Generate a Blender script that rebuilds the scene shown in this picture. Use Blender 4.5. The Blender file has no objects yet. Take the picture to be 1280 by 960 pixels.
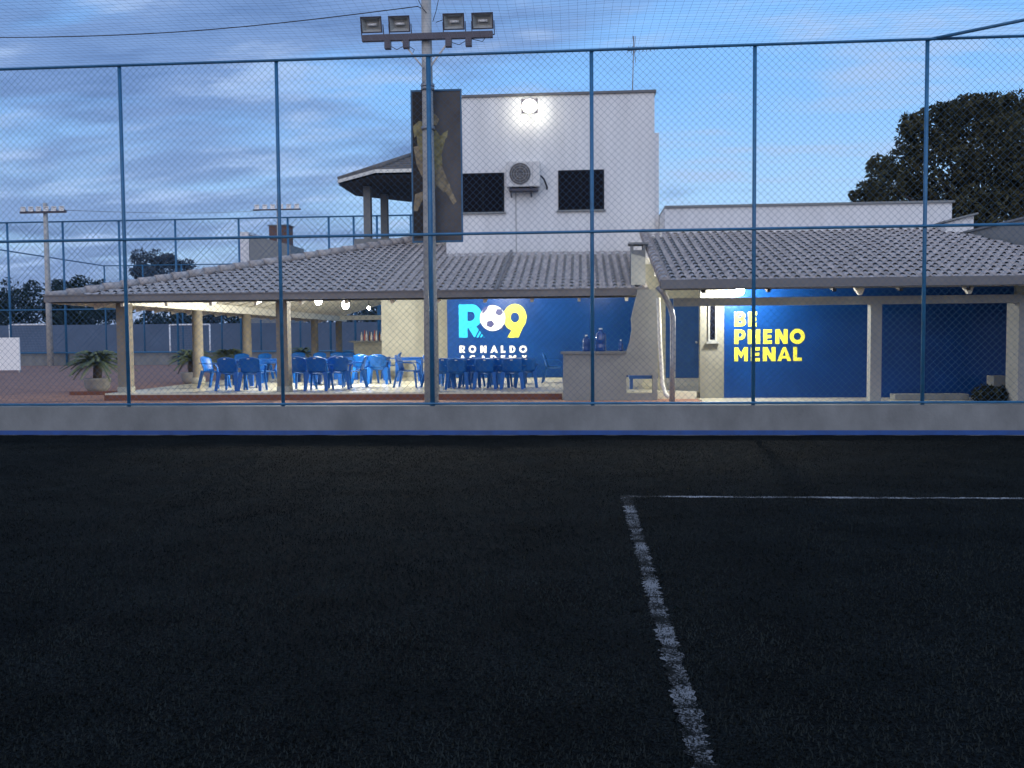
import bpy, bmesh, math, random
from mathutils import Vector, Matrix
R = math.radians
random.seed(7)
S = bpy.context.scene
COL = S.collection

# ------------------------------------------------------------------ camera
EYE, FOC = 1.55, 1120.0
cam_d = bpy.data.cameras.new('camera')
cam_d.sensor_width = 36.0
cam_d.lens = FOC / 1280 * 36
cam_d.clip_end = 6000
cam = bpy.data.objects.new('camera', cam_d)
COL.objects.link(cam)
CM = Matrix.Rotation(R(4.4), 3, 'Z') @ Matrix.Rotation(R(90 - 2.81), 3, 'X') @ Matrix.Rotation(-.008, 3, 'Z')
cam.matrix_world = Matrix.Translation((0, 0, EYE)) @ CM.to_4x4()
S.camera = cam

# ------------------------------------------------------------------ world (dusk sky with cloud bands)
W = bpy.data.worlds.new('World')
S.world = W
W.use_nodes = True
wn, wl = W.node_tree.nodes, W.node_tree.links
wn.clear()


def wnode(t, **k):
    n = wn.new(t)
    for a, b in k.items():
        setattr(n, a, b)
    return n


def ramp(nt, stops, src, interp='EASE'):
    n = nt.nodes.new('ShaderNodeValToRGB')
    n.color_ramp.interpolation = interp
    e = n.color_ramp.elements
    while len(e) < len(stops):
        e.new(.5)
    for i, (p, c) in enumerate(stops):
        e[i].position = p
        e[i].color = c if len(c) == 4 else (*c, 1)
    nt.links.new(src, n.inputs[0])
    return n.outputs[0]


def wmath(op, a, b=None, c=None, clamp=False):
    n = wnode('ShaderNodeMath', operation=op)
    n.use_clamp = clamp
    for i, v in enumerate((a, b, c)):
        if v is None:
            continue
        if isinstance(v, (int, float)):
            n.inputs[i].default_value = v
        else:
            wl.new(v, n.inputs[i])
    return n.outputs[0]


def wmix(fac, a, b, mode='MIX'):
    n = wnode('ShaderNodeMix', data_type='RGBA', blend_type=mode)
    for i, v in ((0, fac), (6, a), (7, b)):
        if isinstance(v, (int, float)):
            n.inputs[i].default_value = v
        elif isinstance(v, tuple):
            n.inputs[i].default_value = (*v, 1)
        else:
            wl.new(v, n.inputs[i])
    return n.outputs[2]


SUN_EL, SUN_AZ = R(3.0), R(200)
sky = wnode('ShaderNodeTexSky', sky_type='NISHITA')
sky.sun_disc = False
sky.sun_elevation = SUN_EL
sky.sun_rotation = SUN_AZ
tc = wnode('ShaderNodeTexCoord')
sp = wnode('ShaderNodeSeparateXYZ')
wl.new(tc.outputs['Generated'], sp.inputs[0])
dx, dy, dz = sp.outputs
up = wmath('MAXIMUM', dz, 0.0)
base = ramp(W.node_tree, [(0, (.38, .56, .88)), (.12, (.29, .55, .94)), (.28, (.175, .46, .98)), (.55, (.19, .46, .96)), (1, (.28, .42, .74))], up)
clear = wmix(.06, base, sky.outputs[0], 'ADD')
# cloud deck projected on a plane overhead
den = wmath('ADD', up, .16)
cu, cv = wmath('DIVIDE', dx, den), wmath('DIVIDE', dy, den)
cb = wnode('ShaderNodeCombineXYZ')
wl.new(cu, cb.inputs[0]); wl.new(cv, cb.inputs[1])
mp = wnode('ShaderNodeMapping')
mp.inputs['Rotation'].default_value = (0, 0, R(-12))
mp.inputs['Scale'].default_value = (.62, 1.35, 1)
mp.inputs['Location'].default_value = (3.2, 1.1, 0)
wl.new(cb.outputs[0], mp.inputs[0])
nz = wnode('ShaderNodeTexNoise')
nz.inputs['Scale'].default_value = 1.5
nz.inputs['Detail'].default_value = 9
nz.inputs['Roughness'].default_value = .56
nz.inputs['Distortion'].default_value = .35
wl.new(mp.outputs[0], nz.inputs['Vector'])
nz2 = wnode('ShaderNodeTexNoise')
nz2.inputs['Scale'].default_value = 3.4
nz2.inputs['Detail'].default_value = 8
nz2.inputs['Roughness'].default_value = .6
wl.new(mp.outputs[0], nz2.inputs['Vector'])
# heavier cloud towards the left, open blue towards the right
side = wmath('MULTIPLY_ADD', dx, -.38, -.075)
cov = wmath('ADD', nz.outputs['Fac'], side)
mask = ramp(W.node_tree, [(.40, (0, 0, 0)), (.62, (1, 1, 1))], cov)
ccol = ramp(W.node_tree, [(.30, (.135, .215, .450)), (.50, (.205, .315, .600)), (.70, (.42, .59, .92))], nz2.outputs['Fac'])
veil = ramp(W.node_tree, [(.46, (0, 0, 0)), (.68, (1, 1, 1))], nz2.outputs['Fac'])
hazed = wmix(wmath('MULTIPLY', veil, .75), clear, (.45, .62, .93))
cloudy = wmix(wmath('MULTIPLY', mask, .80), hazed, ccol)
# the west behind the photographer is still bright
west = wmath('MAXIMUM', wmath('MULTIPLY', dy, -1.0), 0.0)
vs = wnode('ShaderNodeVectorMath', operation='MULTIPLY_ADD')
wl.new(wmix(west, (0, 0, 0), (.68, .56, .45)), vs.inputs[0])
vs.inputs[1].default_value = (1, 1, 1)
wl.new(cloudy, vs.inputs[2])
bg = wnode('ShaderNodeBackground')
bg.inputs['Strength'].default_value = 1.0
wl.new(vs.outputs[0], bg.inputs[0])
wo = wnode('ShaderNodeOutputWorld')
wl.new(bg.outputs[0], wo.inputs[0])

# last light from the west, very soft
sd = bpy.data.lights.new('sun', 'SUN')
sd.energy = .40
sd.angle = R(60)
sd.color = (1.0, .96, .93)
so = bpy.data.objects.new('sun', sd)
COL.objects.link(so)
so.rotation_euler = (R(90 - 22), 0, R(-20))

S.view_settings.view_transform = 'Standard'
S.view_settings.look = 'None'
S.view_settings.exposure = 0.0
S.view_settings.gamma = 1.0
S.view_settings.use_curve_mapping = False
S.render.engine = 'CYCLES'
S.cycles.max_bounces = 6
S.cycles.sample_clamp_indirect = 4.0
S.cycles.use_denoising = True
S.render.filter_size = 1.6

# ------------------------------------------------------------------ survey: a photo point on the plane Y = const, or on the level z = const


def ray(px, py):
    return CM @ Vector(((px - 640) / FOC, -(py - 480) / FOC, -1))


def at(px, py, Y):
    d = ray(px, py)
    return Vector((0, 0, EYE)) + d * (Y / d.y)


def on(px, py, z):
    d = ray(px, py)
    return Vector((0, 0, EYE)) + d * ((z - EYE) / d.z)


# ------------------------------------------------------------------ materials


def mat(name, col, rough=.6, var=.12, scale=6.0, metal=0.0, spec=.5, bump=0.0, bscale=40.0, col2=None, stretch=(1, 1, 1), detail=5, coat=0.0):
    m = bpy.data.materials.new(name)
    m.use_nodes = True
    nt = m.node_tree
    b = nt.nodes['Principled BSDF']
    b.inputs['Roughness'].default_value = rough
    b.inputs['Metallic'].default_value = metal
    b.inputs['Specular IOR Level'].default_value = spec
    b.inputs['Coat Weight'].default_value = coat
    t = nt.nodes.new('ShaderNodeTexCoord')
    p = nt.nodes.new('ShaderNodeMapping')
    p.inputs['Scale'].default_value = stretch
    nt.links.new(t.outputs['Object'], p.inputs[0])
    n = nt.nodes.new('ShaderNodeTexNoise')
    n.inputs['Scale'].default_value = scale
    n.inputs['Detail'].default_value = detail
    n.inputs['Roughness'].default_value = .6
    nt.links.new(p.outputs[0], n.inputs['Vector'])
    c1 = tuple(c * (1 - var) for c in col)
    c2 = col2 or tuple(min(1, c * (1 + var)) for c in col)
    o = ramp(nt, [(.3, c1), (.7, c2)], n.outputs['Fac'], 'LINEAR')
    nt.links.new(o, b.inputs['Base Color'])
    if bump:
        n2 = nt.nodes.new('ShaderNodeTexNoise')
        n2.inputs['Scale'].default_value = bscale
        n2.inputs['Detail'].default_value = 4
        nt.links.new(p.outputs[0], n2.inputs['Vector'])
        bp = nt.nodes.new('ShaderNodeBump')
        bp.inputs['Strength'].default_value = bump
        bp.inputs['Distance'].default_value = .02
        nt.links.new(n2.outputs['Fac'], bp.inputs['Height'])
        nt.links.new(bp.outputs[0], b.inputs['Normal'])
    return m


def emit(name, col, strength):
    m = bpy.data.materials.new(name)
    m.use_nodes = True
    nt = m.node_tree
    nt.nodes.clear()
    e = nt.nodes.new('ShaderNodeEmission')
    e.inputs[0].default_value = (*col, 1)
    e.inputs[1].default_value = strength
    o = nt.nodes.new('ShaderNodeOutputMaterial')
    nt.links.new(e.outputs[0], o.inputs[0])
    return m


def turf_mat():
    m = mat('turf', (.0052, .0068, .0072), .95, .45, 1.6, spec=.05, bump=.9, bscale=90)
    nt = m.node_tree
    b = nt.nodes['Principled BSDF']
    old = b.inputs['Base Color'].links[0].from_socket
    t = nt.nodes.new('ShaderNodeTexCoord')
    n = nt.nodes.new('ShaderNodeTexNoise')
    n.inputs['Scale'].default_value = 55
    n.inputs['Detail'].default_value = 6
    n.inputs['Roughness'].default_value = .8
    nt.links.new(t.outputs['Object'], n.inputs['Vector'])
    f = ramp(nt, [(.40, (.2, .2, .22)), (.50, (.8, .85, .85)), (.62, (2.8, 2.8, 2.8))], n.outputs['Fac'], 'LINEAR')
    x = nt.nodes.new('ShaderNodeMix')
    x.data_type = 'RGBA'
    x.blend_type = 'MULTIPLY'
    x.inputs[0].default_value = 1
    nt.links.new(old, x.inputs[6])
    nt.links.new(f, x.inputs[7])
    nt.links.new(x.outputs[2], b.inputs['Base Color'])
    return m


def line_mat(name, white, stretch, lo, hi):
    """worn paint: white only where the blades still carry it"""
    m = bpy.data.materials.new(name)
    m.use_nodes = True
    nt = m.node_tree
    b = nt.nodes['Principled BSDF']
    b.inputs['Roughness'].default_value = .9
    b.inputs['Specular IOR Level'].default_value = .1
    t = nt.nodes.new('ShaderNodeTexCoord')
    p = nt.nodes.new('ShaderNodeMapping')
    p.inputs['Scale'].default_value = stretch
    nt.links.new(t.outputs['Object'], p.inputs[0])
    n = nt.nodes.new('ShaderNodeTexNoise')
    n.inputs['Scale'].default_value = 1
    n.inputs['Detail'].default_value = 3
    nt.links.new(p.outputs[0], n.inputs['Vector'])
    n2 = nt.nodes.new('ShaderNodeTexNoise')
    n2.inputs['Scale'].default_value = 85
    n2.inputs['Detail'].default_value = 3
    nt.links.new(t.outputs['Object'], n2.inputs['Vector'])
    a = nt.nodes.new('ShaderNodeMath')
    a.operation = 'MULTIPLY_ADD'
    a.inputs[1].default_value = .75
    nt.links.new(n2.outputs['Fac'], a.inputs[0])
    nt.links.new(n.outputs['Fac'], a.inputs[2])
    o = ramp(nt, [(lo, (.0055, .0065, .0065)), (hi, (white, white, white * 1.02))], a.outputs[0], 'LINEAR')
    nt.links.new(o, b.inputs['Base Color'])
    return m


M = dict(
    turf=turf_mat(),
    line=line_mat('worn_line_paint', .20, (3.5, 5.0, 1), .79, 1.03),
    line2=line_mat('faded_line_paint', .30, (2.2, 5, 1), .80, 1.05),
    concrete=mat('concrete', (.19, .20, .205), .9, .20, 2.1, bump=.3, bscale=30, spec=.2, stretch=(1.0, 1, .7), detail=9),
    tile_dark=mat('old_tile', (.15, .145, .14), .85, .3, 6, spec=.2),
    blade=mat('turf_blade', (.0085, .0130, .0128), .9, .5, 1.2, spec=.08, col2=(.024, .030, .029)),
    pilaster=mat('darkened_cream', (.20, .20, .175), .85, .12, 3, spec=.15, detail=8),  # cream darkened to hold down overexposure from the porch bulb
    concrete_old=mat('concrete_pole', (.42, .41, .39), .9, .2, 5, bump=.3, spec=.2),
    bluepaint=mat('blue_paint', (.006, .058, .24), .5, .2, 5),
    fence=mat('fence_blue', (.026, .135, .27), .45, .2, 9),
    wire=mat('wire_blue', (.034, .095, .18), .5, .1, 9),
    ground=mat('ground', (.10, .085, .075), .95, .25, .6, spec=.1, bump=.2),
    paving=mat('brick_paving', (.27, .16, .125), .9, .22, 3.0, spec=.15, bump=.3),
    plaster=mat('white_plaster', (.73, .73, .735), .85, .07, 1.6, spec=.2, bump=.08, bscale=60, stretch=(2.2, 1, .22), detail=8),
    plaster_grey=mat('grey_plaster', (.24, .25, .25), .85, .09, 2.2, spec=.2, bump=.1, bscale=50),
    cream=mat('cream_plaster', (.31, .31, .275), .8, .10, 2.0, spec=.25, detail=8),
    cap=mat('metal_capping', (.13, .13, .135), .5, .2, 5),
    tile=mat('roof_tile', (.37, .345, .335), .85, .25, 7, spec=.2, col2=(.54, .50, .485), detail=9),
    gutter=mat('gutter_metal', (.17, .165, .17), .4, .15, 3),
    ceiling=mat('roof_lining', (.52, .48, .38), .8, .1, 2),
    rafter=mat('white_timber', (.76, .74, .66), .6, .06, 4),
    darkwood=mat('dark_timber', (.035, .03, .028), .8, .2, 6),
    post=mat('veranda_post', (.19, .17, .14), .8, .16, 5, bump=.1),
    floor=mat('glazed_floor', (.62, .60, .48), .2, .08, 3, spec=.5),
    step=mat('red_oxide', (.17, .065, .04), .8, .2, 6),
    mural=mat('mural_blue', (.0018, .032, .150), .36, .16, 1.6, spec=.2, detail=8),
    cyan=mat('cyan_paint', (.005, .40, .78), .45, .05, 5),
    yellow=mat('yellow_paint', (.80, .74, .06), .5, .05, 5),
    white=mat('white_paint', (.80, .80, .80), .5, .03, 5),
    navy=mat('navy_paint', (.025, .03, .12), .5, .05, 5),
    door=mat('blue_door', (.010, .060, .23), .4, .15, 3),
    glass=mat('dark_glass', (.004, .005, .010), .3, .2, 3, spec=.06),
    frame=mat('window_frame', (.010, .012, .016), .5, .1, 5, spec=.1),
    plastic=mat('blue_plastic', (.004, .082, .34), .38, .06, 5, spec=.25),
    plastic2=mat('table_plastic', (.006, .062, .28), .4, .06, 5, spec=.25),
    acbody=mat('ac_enamel', (.62, .61, .60), .45, .04, 5),
    acdark=mat('ac_grille', (.10, .09, .085), .5, .1, 8),
    steel=mat('dark_steel', (.07, .065, .085), .5, .2, 6, metal=.3),
    galv=mat('galvanised', (.34, .35, .37), .4, .12, 8, metal=.5),
    lens=mat('lamp_lens', (.26, .27, .26), .15, .1, 8, spec=.6),
    reflector=mat('reflector', (.44, .45, .44), .35, .15, 8, metal=.1),
    cable=mat('black_cable', (.018, .018, .02), .6, .1, 8),
    net=mat('net_cord', (.16, .21, .30), .7, .1, 8),
    banner=mat('banner_print', (.135, .122, .118), .7, .25, 2.2, spec=.2),
    gold=mat('gold_print', (.33, .29, .15), .7, .5, 9, spec=.2, detail=9),
    skin=mat('tan_print', (.32, .26, .17), .7, .5, 9, spec=.2, detail=9),
    bark=mat('bark', (.055, .045, .038), .9, .25, 8, bump=.4),
    leaf=mat('leaf_dark', (.050, .058, .030), .8, .45, 1.4, spec=.1, col2=(.090, .085, .048)),
    leaf2=mat('leaf_far', (.018, .030, .022), .8, .4, .5, spec=.1),
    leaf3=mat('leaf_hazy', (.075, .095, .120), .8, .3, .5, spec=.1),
    frond=mat('palm_frond', (.10, .13, .075), .6, .3, 4, spec=.3),
    hedge=mat('dark_shrub', (.020, .024, .018), .8, .4, 3, spec=.1),
    pot=mat('grey_pot', (.24, .24, .235), .85, .12, 5),
    brick=mat('brick', (.15, .085, .065), .9, .3, 12, bump=.3),
    farwall=mat('far_blue_wall', (.085, .125, .195), .85, .12, .6),
    water=mat('blue_bottle', (.012, .07, .28), .12, .05, 5, spec=.6, coat=.5),
    clearb=mat('pale_bottle', (.62, .60, .58), .15, .05, 5, spec=.6),
    redb=mat('red_bottle', (.40, .12, .10), .2, .1, 5),
    brownb=mat('brown_bottle', (.14, .06, .03), .15, .1, 5),
    bulb=emit('bulb_glow', (1.0, .96, .83), 1450),
    bulb2=emit('porch_bulb_glow', (1.0, .97, .87), 1250),
    bulb3=emit('small_bulb_glow', (1.0, .93, .74), 260),
    flood=emit('flood_glow', (1.0, .96, .80), 70),
)

# ------------------------------------------------------------------ mesh helpers


class MB:
    def __init__(s):
        s.v, s.f, s.sm = [], [], []

    def add(s, vs, fs, smooth=False):
        o = len(s.v)
        s.v += [tuple(p) for p in vs]
        s.f += [tuple(o + i for i in f) for f in fs]
        s.sm += [smooth] * len(fs)
        return s

    def box(s, a, b):
        (x0, y0, z0), (x1, y1, z1) = a, b
        x0, x1 = sorted((x0, x1)); y0, y1 = sorted((y0, y1)); z0, z1 = sorted((z0, z1))
        return s.add([(x0, y0, z0), (x1, y0, z0), (x1, y1, z0), (x0, y1, z0), (x0, y0, z1), (x1, y0, z1), (x1, y1, z1), (x0, y1, z1)],
                     [(0, 3, 2, 1), (4, 5, 6, 7), (0, 1, 5, 4), (1, 2, 6, 5), (2, 3, 7, 6), (3, 0, 4, 7)])

    def bar(s, p, q, w, h, upv=(0, 0, 1), w2=None, h2=None):
        p, q = Vector(p), Vector(q)
        d = (q - p).normalized()
        u = d.cross(Vector(upv))
        if u.length < 1e-4:
            u = Vector((1, 0, 0))
        u.normalize()
        n = u.cross(d)
        w2, h2 = w2 or w, h2 or h
        vs = [p + u * (i * w / 2) + n * (j * h / 2) for i, j in ((-1, -1), (1, -1), (1, 1), (-1, 1))]
        vs += [q + u * (i * w2 / 2) + n * (j * h2 / 2) for i, j in ((-1, -1), (1, -1), (1, 1), (-1, 1))]
        return s.add(vs, [(0, 1, 2, 3)[::-1], (4, 5, 6, 7), (0, 1, 5, 4), (1, 2, 6, 5), (2, 3, 7, 6), (3, 0, 4, 7)])

    def tube(s, pts, r, n=8, cap=True, smooth=True):
        pts = [Vector(p) for p in pts]
        rs = r if isinstance(r, (list, tuple)) else [r] * len(pts)
        vs = []
        u = None
        for i, p in enumerate(pts):
            d = (pts[min(i + 1, len(pts) - 1)] - pts[max(i - 1, 0)]).normalized()
            if u is None:
                u = d.cross(Vector((0, 0, 1)))
                if u.length < 1e-3:
                    u = Vector((1, 0, 0))
            u = (u - d * u.dot(d)).normalized()
            w = d.cross(u)
            vs += [p + (u * math.cos(2 * math.pi * k / n) + w * math.sin(2 * math.pi * k / n)) * rs[i] for k in range(n)]
        fs = []
        for i in range(len(pts) - 1):
            for k in range(n):
                a, b = i * n + k, i * n + (k + 1) % n
                fs.append((a, b, b + n, a + n))
        s.add(vs, fs, smooth)
        if cap:
            o = len(s.v) - len(vs)
            s.f += [tuple(o + k for k in range(n))[::-1], tuple(o + (len(pts) - 1) * n + k for k in range(n))]
            s.sm += [False, False]
        return s

    def prism_y(s, poly, y0, y1):
        """polygon of (x,z) extruded along Y (must be convex or simple: ngon caps)"""
        n = len(poly)
        vs = [(x, y0, z) for x, z in poly] + [(x, y1, z) for x, z in poly]
        return s.add(vs, [tuple(range(n)), tuple(range(2 * n - 1, n - 1, -1))] + [(i, i + n, (i + 1) % n + n, (i + 1) % n) for i in range(n)])

    def prism_z(s, poly, z0, z1):
        n = len(poly)
        vs = [(x, y, z0) for x, y in poly] + [(x, y, z1) for x, y in poly]
        return s.add(vs, [tuple(range(n))[::-1], tuple(range(n, 2 * n))] + [(i, (i + 1) % n, (i + 1) % n + n, i + n) for i in range(n)])

    def lathe(s, c, prof, n=14, smooth=True):
        vs, fs = [], []
        for r, z in prof:
            vs += [(c[0] + r * math.cos(2 * math.pi * k / n), c[1] + r * math.sin(2 * math.pi * k / n), c[2] + z) for k in range(n)]
        for i in range(len(prof) - 1):
            for k in range(n):
                a, b = i * n + k, i * n + (k + 1) % n
                fs.append((a, b, b + n, a + n))
        s.add(vs, fs, smooth)
        o = len(s.v) - len(vs)
        s.f += [tuple(o + k for k in range(n))[::-1], tuple(o + (len(prof) - 1) * n + k for k in range(n))]
        s.sm += [False, False]
        return s

    def ball(s, c, r, nu=12, nv=8, sc=(1, 1, 1)):
        prof = [(r * math.sin(math.pi * i / nv) + 1e-4, -r * math.cos(math.pi * i / nv)) for i in range(nv + 1)]
        vs, fs = [], []
        for rr, z in prof:
            vs += [(c[0] + rr * math.cos(2 * math.pi * k / nu) * sc[0], c[1] + rr * math.sin(2 * math.pi * k / nu) * sc[1], c[2] + z * sc[2]) for k in range(nu)]
        for i in range(nv):
            for k in range(nu):
                a, b = i * nu + k, i * nu + (k + 1) % nu
                fs.append((a, b, b + nu, a + nu))
        return s.add(vs, fs, True)

    def sheet(s, fn, nu, nv, t):
        """thick curved sheet: fn(u,v) -> (point, normal)"""
        g = [[fn(i / nu, j / nv) for i in range(nu + 1)] for j in range(nv + 1)]
        A = [p + n * t / 2 for r_ in g for p, n in r_]
        B = [p - n * t / 2 for r_ in g for p, n in r_]
        k = len(A)
        w = nu + 1
        fs = []
        for j in range(nv):
            for i in range(nu):
                a = j * w + i
                fs.append((a, a + 1, a + w + 1, a + w))
                fs.append((k + a, k + a + w, k + a + w + 1, k + a + 1))
        rim = [i for i in range(w)] + [j * w + nu for j in range(1, nv + 1)] + [nv * w + i for i in range(nu - 1, -1, -1)] + [j * w for j in range(nv - 1, 0, -1)]
        for i, a in enumerate(rim):
            b = rim[(i + 1) % len(rim)]
            fs.append((a, a + k, b + k, b))
        return s.add(A + B, fs, True)

    def build(s, name, m, parent=None, bevel=0):
        off = Vector((0, 0, 0))
        q = parent
        while q is not None:
            off += q.location
            q = q.parent
        me = bpy.data.meshes.new(name)
        me.from_pydata([(x - off.x, y - off.y, z - off.z) for x, y, z in s.v], [], s.f)
        me.polygons.foreach_set('use_smooth', s.sm)
        me.materials.append(M[m] if isinstance(m, str) else m)
        me.update()
        o = bpy.data.objects.new(name, me)
        COL.objects.link(o)
        if parent is not None:
            o.parent = parent
        if bevel:
            b = o.modifiers.new('bevel', 'BEVEL')
            b.width = bevel
            b.segments = 2
            b.limit_method = 'ANGLE'
        return o


def tag(o, label=None, cat=None, group=None, kind=None):
    for k, v in (('label', label), ('category', cat), ('group', group), ('kind', kind)):
        if v:
            o[k] = v
    return o


def thing(name, loc, label, cat, group=None):
    o = bpy.data.objects.new(name, None)
    o.empty_display_size = .2
    COL.objects.link(o)
    o.location = loc
    return tag(o, label, cat, group)


def copy_tree(o, parent=None):
    c = o.copy()
    COL.objects.link(c)
    if parent is not None:
        c.parent = parent
    for ch in list(o.children):
        copy_tree(ch, c)
    return c


# ------------------------------------------------------------------ the setting
TZ, GZ, FZ = 0.0, .35, .50          # turf, yard behind the kerb wall, veranda floor
FY = 14.6                           # fence plane


def sheet_obj(name, x0, x1, y0, y1, z, m):
    o = MB().add([(x0, y0, z), (x1, y0, z), (x1, y1, z), (x0, y1, z)], [(0, 1, 2, 3)]).build(name, m)
    return tag(o, kind='structure')


sheet_obj('ground', -3000, 3000, -3000, 3000, -.06, 'ground')
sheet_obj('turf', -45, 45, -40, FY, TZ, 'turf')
sheet_obj('paving', -70, 60, FY + .25, 140, GZ, 'paving')
# painted pitch lines
p0, p1 = on(776, 621, 0), on(900, 958, 0)
lx = (p0.x + on(893, 945, 0).x) / 2
yl = on(800, 621, 0).y


def ragged(p, q, hw, step, jit):
    rl = random.Random(3)
    p, q = Vector(p), Vector(q)
    d = (q - p).normalized()
    w = Vector((-d.y, d.x, 0))
    n = int((q - p).length / step)
    vs = []
    for i in range(n + 1):
        c_ = p.lerp(q, i / n)
        vs += [c_ + w * (hw - rl.uniform(-.3, 1) * jit), c_ - w * (hw - rl.uniform(-.3, 1) * jit)]
    return MB().add(vs, [(2 * i + 1, 2 * i, 2 * i + 2, 2 * i + 3)[::-1] for i in range(n)])


tag(ragged((lx, 1.0, .004), (lx, yl + .05, .004), .056, .022, .028).build('side_line', 'line'), kind='structure')
tag(ragged((lx + .062, yl, .004), (30, yl, .004), .05, .03, .022).build('cross_line', 'line2'), kind='structure')
# the worn pile of the pitch
import array
rb = random.Random(9)
bv, bf_ = [], []
for _ in range(190000):
    y_ = 2.9 + 11.4 * rb.random()
    x_ = (rb.random() * 2 - 1) * (.62 * y_ + .7) - .077 * y_
    a_ = rb.uniform(0, 2 * math.pi)
    w_, h_, l_ = rb.uniform(.0025, .0055), rb.uniform(.008, .022), rb.uniform(0, .018)
    ca_, sa_ = math.cos(a_), math.sin(a_)
    o_ = len(bv)
    bv += [(x_ - ca_ * w_, y_ - sa_ * w_, 0), (x_ + ca_ * w_, y_ + sa_ * w_, 0), (x_ - sa_ * l_, y_ + ca_ * l_, h_)]
    bf_.append((o_, o_ + 1, o_ + 2))
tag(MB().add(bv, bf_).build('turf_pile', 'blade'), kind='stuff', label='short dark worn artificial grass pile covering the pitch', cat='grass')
tag(MB().add([(-45, FY - .16, .004), (45, FY - .16, .004), (45, FY - .10, .004), (-45, FY - .10, .004)], [(0, 1, 2, 3)]).build('touch_line', 'line2'), kind='structure')

# low kerb wall under the fence
kw = thing('low_wall', (0, FY + .1, 0), 'low grey concrete wall running under the blue fence along the turf edge', 'wall')
MB().box((-45, FY - .05, -.05), (45, FY + .25, .475)).build('wall_body', 'concrete', kw)
MB().box((-45, FY - .056, .002), (45, FY - .0505, .075)).build('base_band', 'bluepaint', kw)

# ------------------------------------------------------------------ fence
FT, FMID, FB = 6.15, 3.28, .515
posts_x = [-12.75, -10.2, -7.63, -4.96, -2.44, .19, 2.755, 5.385, 8.05, 10.7]
fe = thing('chain_link_fence', (0, FY, .475), 'tall blue chain link fence with posts and rails standing on the low wall', 'fence')
for x in posts_x:
    MB().tube([(x, FY, .475), (x, FY, FT + .02)], .031 if abs(x + 2.44) > .1 else .04, 10).build('post', 'fence', fe)
for z, r in ((FT, .024), (FMID, .024), (FB, .02)):
    MB().tube([(-12.75, FY - .035, z), (10.7, FY - .035, z)], r, 8).build('rail', 'fence', fe)


def chain(x0, x1, z0, z1, y, sp, r, wob=.004):
    m = MB()
    H = z1 - z0
    k = x0 - H
    while k < x1:
        for sgn in (1, -1):
            # wire from (k, z0) to (k+H, z1) or mirrored, clipped to the panel
            a, b = max(0, x0 - k), min(H, x1 - k)
            if b - a > .05:
                n = max(1, int((b - a) / .9))
                pts = []
                for i in range(n + 1):
                    t = a + (b - a) * i / n
                    zz = z0 + t if sgn > 0 else z1 - t
                    jx = random.uniform(-wob, wob) if 0 < i < n else 0
                    pts.append((k + t + jx, y + sgn * r, zz))
                m.tube(pts, r, 4, False, False)
        k += sp
    return m


chain(-12.75, 10.7, FB, FT, FY + .004, .112, .0019).build('mesh', 'wire', fe)

# net stretched over the pitch from the fence top
m = MB()
yy = FY - .1
while yy > 7.5:
    n = 16
    m.tube([(-13 + 24 * i / n, yy, FT + .02 - .10 * math.sin(math.pi * ((i * 24 / n / 2.64) % 1)) * min(1, (FY - yy) / 3) + .012 * random.uniform(-1, 1)) for i in range(n + 1)], .0013, 3, False, False)
    yy -= .12
xx = -13
while xx < 11:
    m.tube([(xx, FY, FT + .02), (xx + .02, FY - 2.5, FT - .05), (xx, 7.5, FT - .1)], .0013, 3, False, False)
    xx += .12
net = m.build('overhead_net', 'net')
tag(net, 'fine cord net stretched over the pitch from the fence top', 'net')
a, b = Vector((5.385, FY, FT)), on(1280, 25, FT + .12)
d = b - a
tag(MB().tube([a, b, a + d * 2.2], .026, 8).build('roof_pipe', 'fence'), 'blue pipe leaving the fence top towards the upper right corner', 'pipe')

# ------------------------------------------------------------------ floodlight pole with banner


def floodlight(parent, c, w, h, tilt=.35, mats=('steel', 'reflector')):
    """housing with a recessed reflector behind glass, facing -Y and tipped down"""
    rot = Matrix.Rotation(tilt, 3, 'X')

    def T(p):
        return Vector(c) + rot @ Vector(p)
    w2, h2 = w / 2, h / 2
    m = MB()
    fr = [(-w2, 0, -h2), (w2, 0, -h2), (w2, 0, h2), (-w2, 0, h2)]
    inn = [(x * .88, 0, z * .84) for x, y, z in fr]
    bk = [(x * .62, .16, z * .55) for x, y, z in fr]
    m.add([T(p) for p in fr + inn + bk], [(0, 1, 5, 4), (1, 2, 6, 5), (2, 3, 7, 6), (3, 0, 4, 7), (0, 8, 9, 1), (1, 9, 10, 2), (2, 10, 11, 3), (3, 11, 8, 0), (8, 11, 10, 9)])
    f = m.build('floodlight', mats[0], parent)
    ib = [(x * .58, .11, z * .5) for x, y, z in fr]
    i2 = [(x * .875, .004, z * .835) for x, y, z in fr]
    MB().add([T(p) for p in i2 + ib], [(0, 1, 5, 4), (1, 2, 6, 5), (2, 3, 7, 6), (3, 0, 4, 7), (4, 5, 6, 7)]).build('reflector', mats[1], f)
    MB().tube([T((-w2 * .42, .07, 0)), T((w2 * .42, .07, 0))], .022, 8).build('lamp_tube', 'white', f)
    MB().bar(T((-w2 * 1.04, .05, 0)), T((-w2 * 1.04, .05, -h2 - .09)), .012, .03).bar(T((w2 * 1.04, .05, 0)), T((w2 * 1.04, .05, -h2 - .09)), .012, .03).bar(T((-w2 * 1.05, .05, -h2 - .085)), T((w2 * 1.05, .05, -h2 - .085)), .03, .012).build('bracket', 'steel', f)


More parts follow.
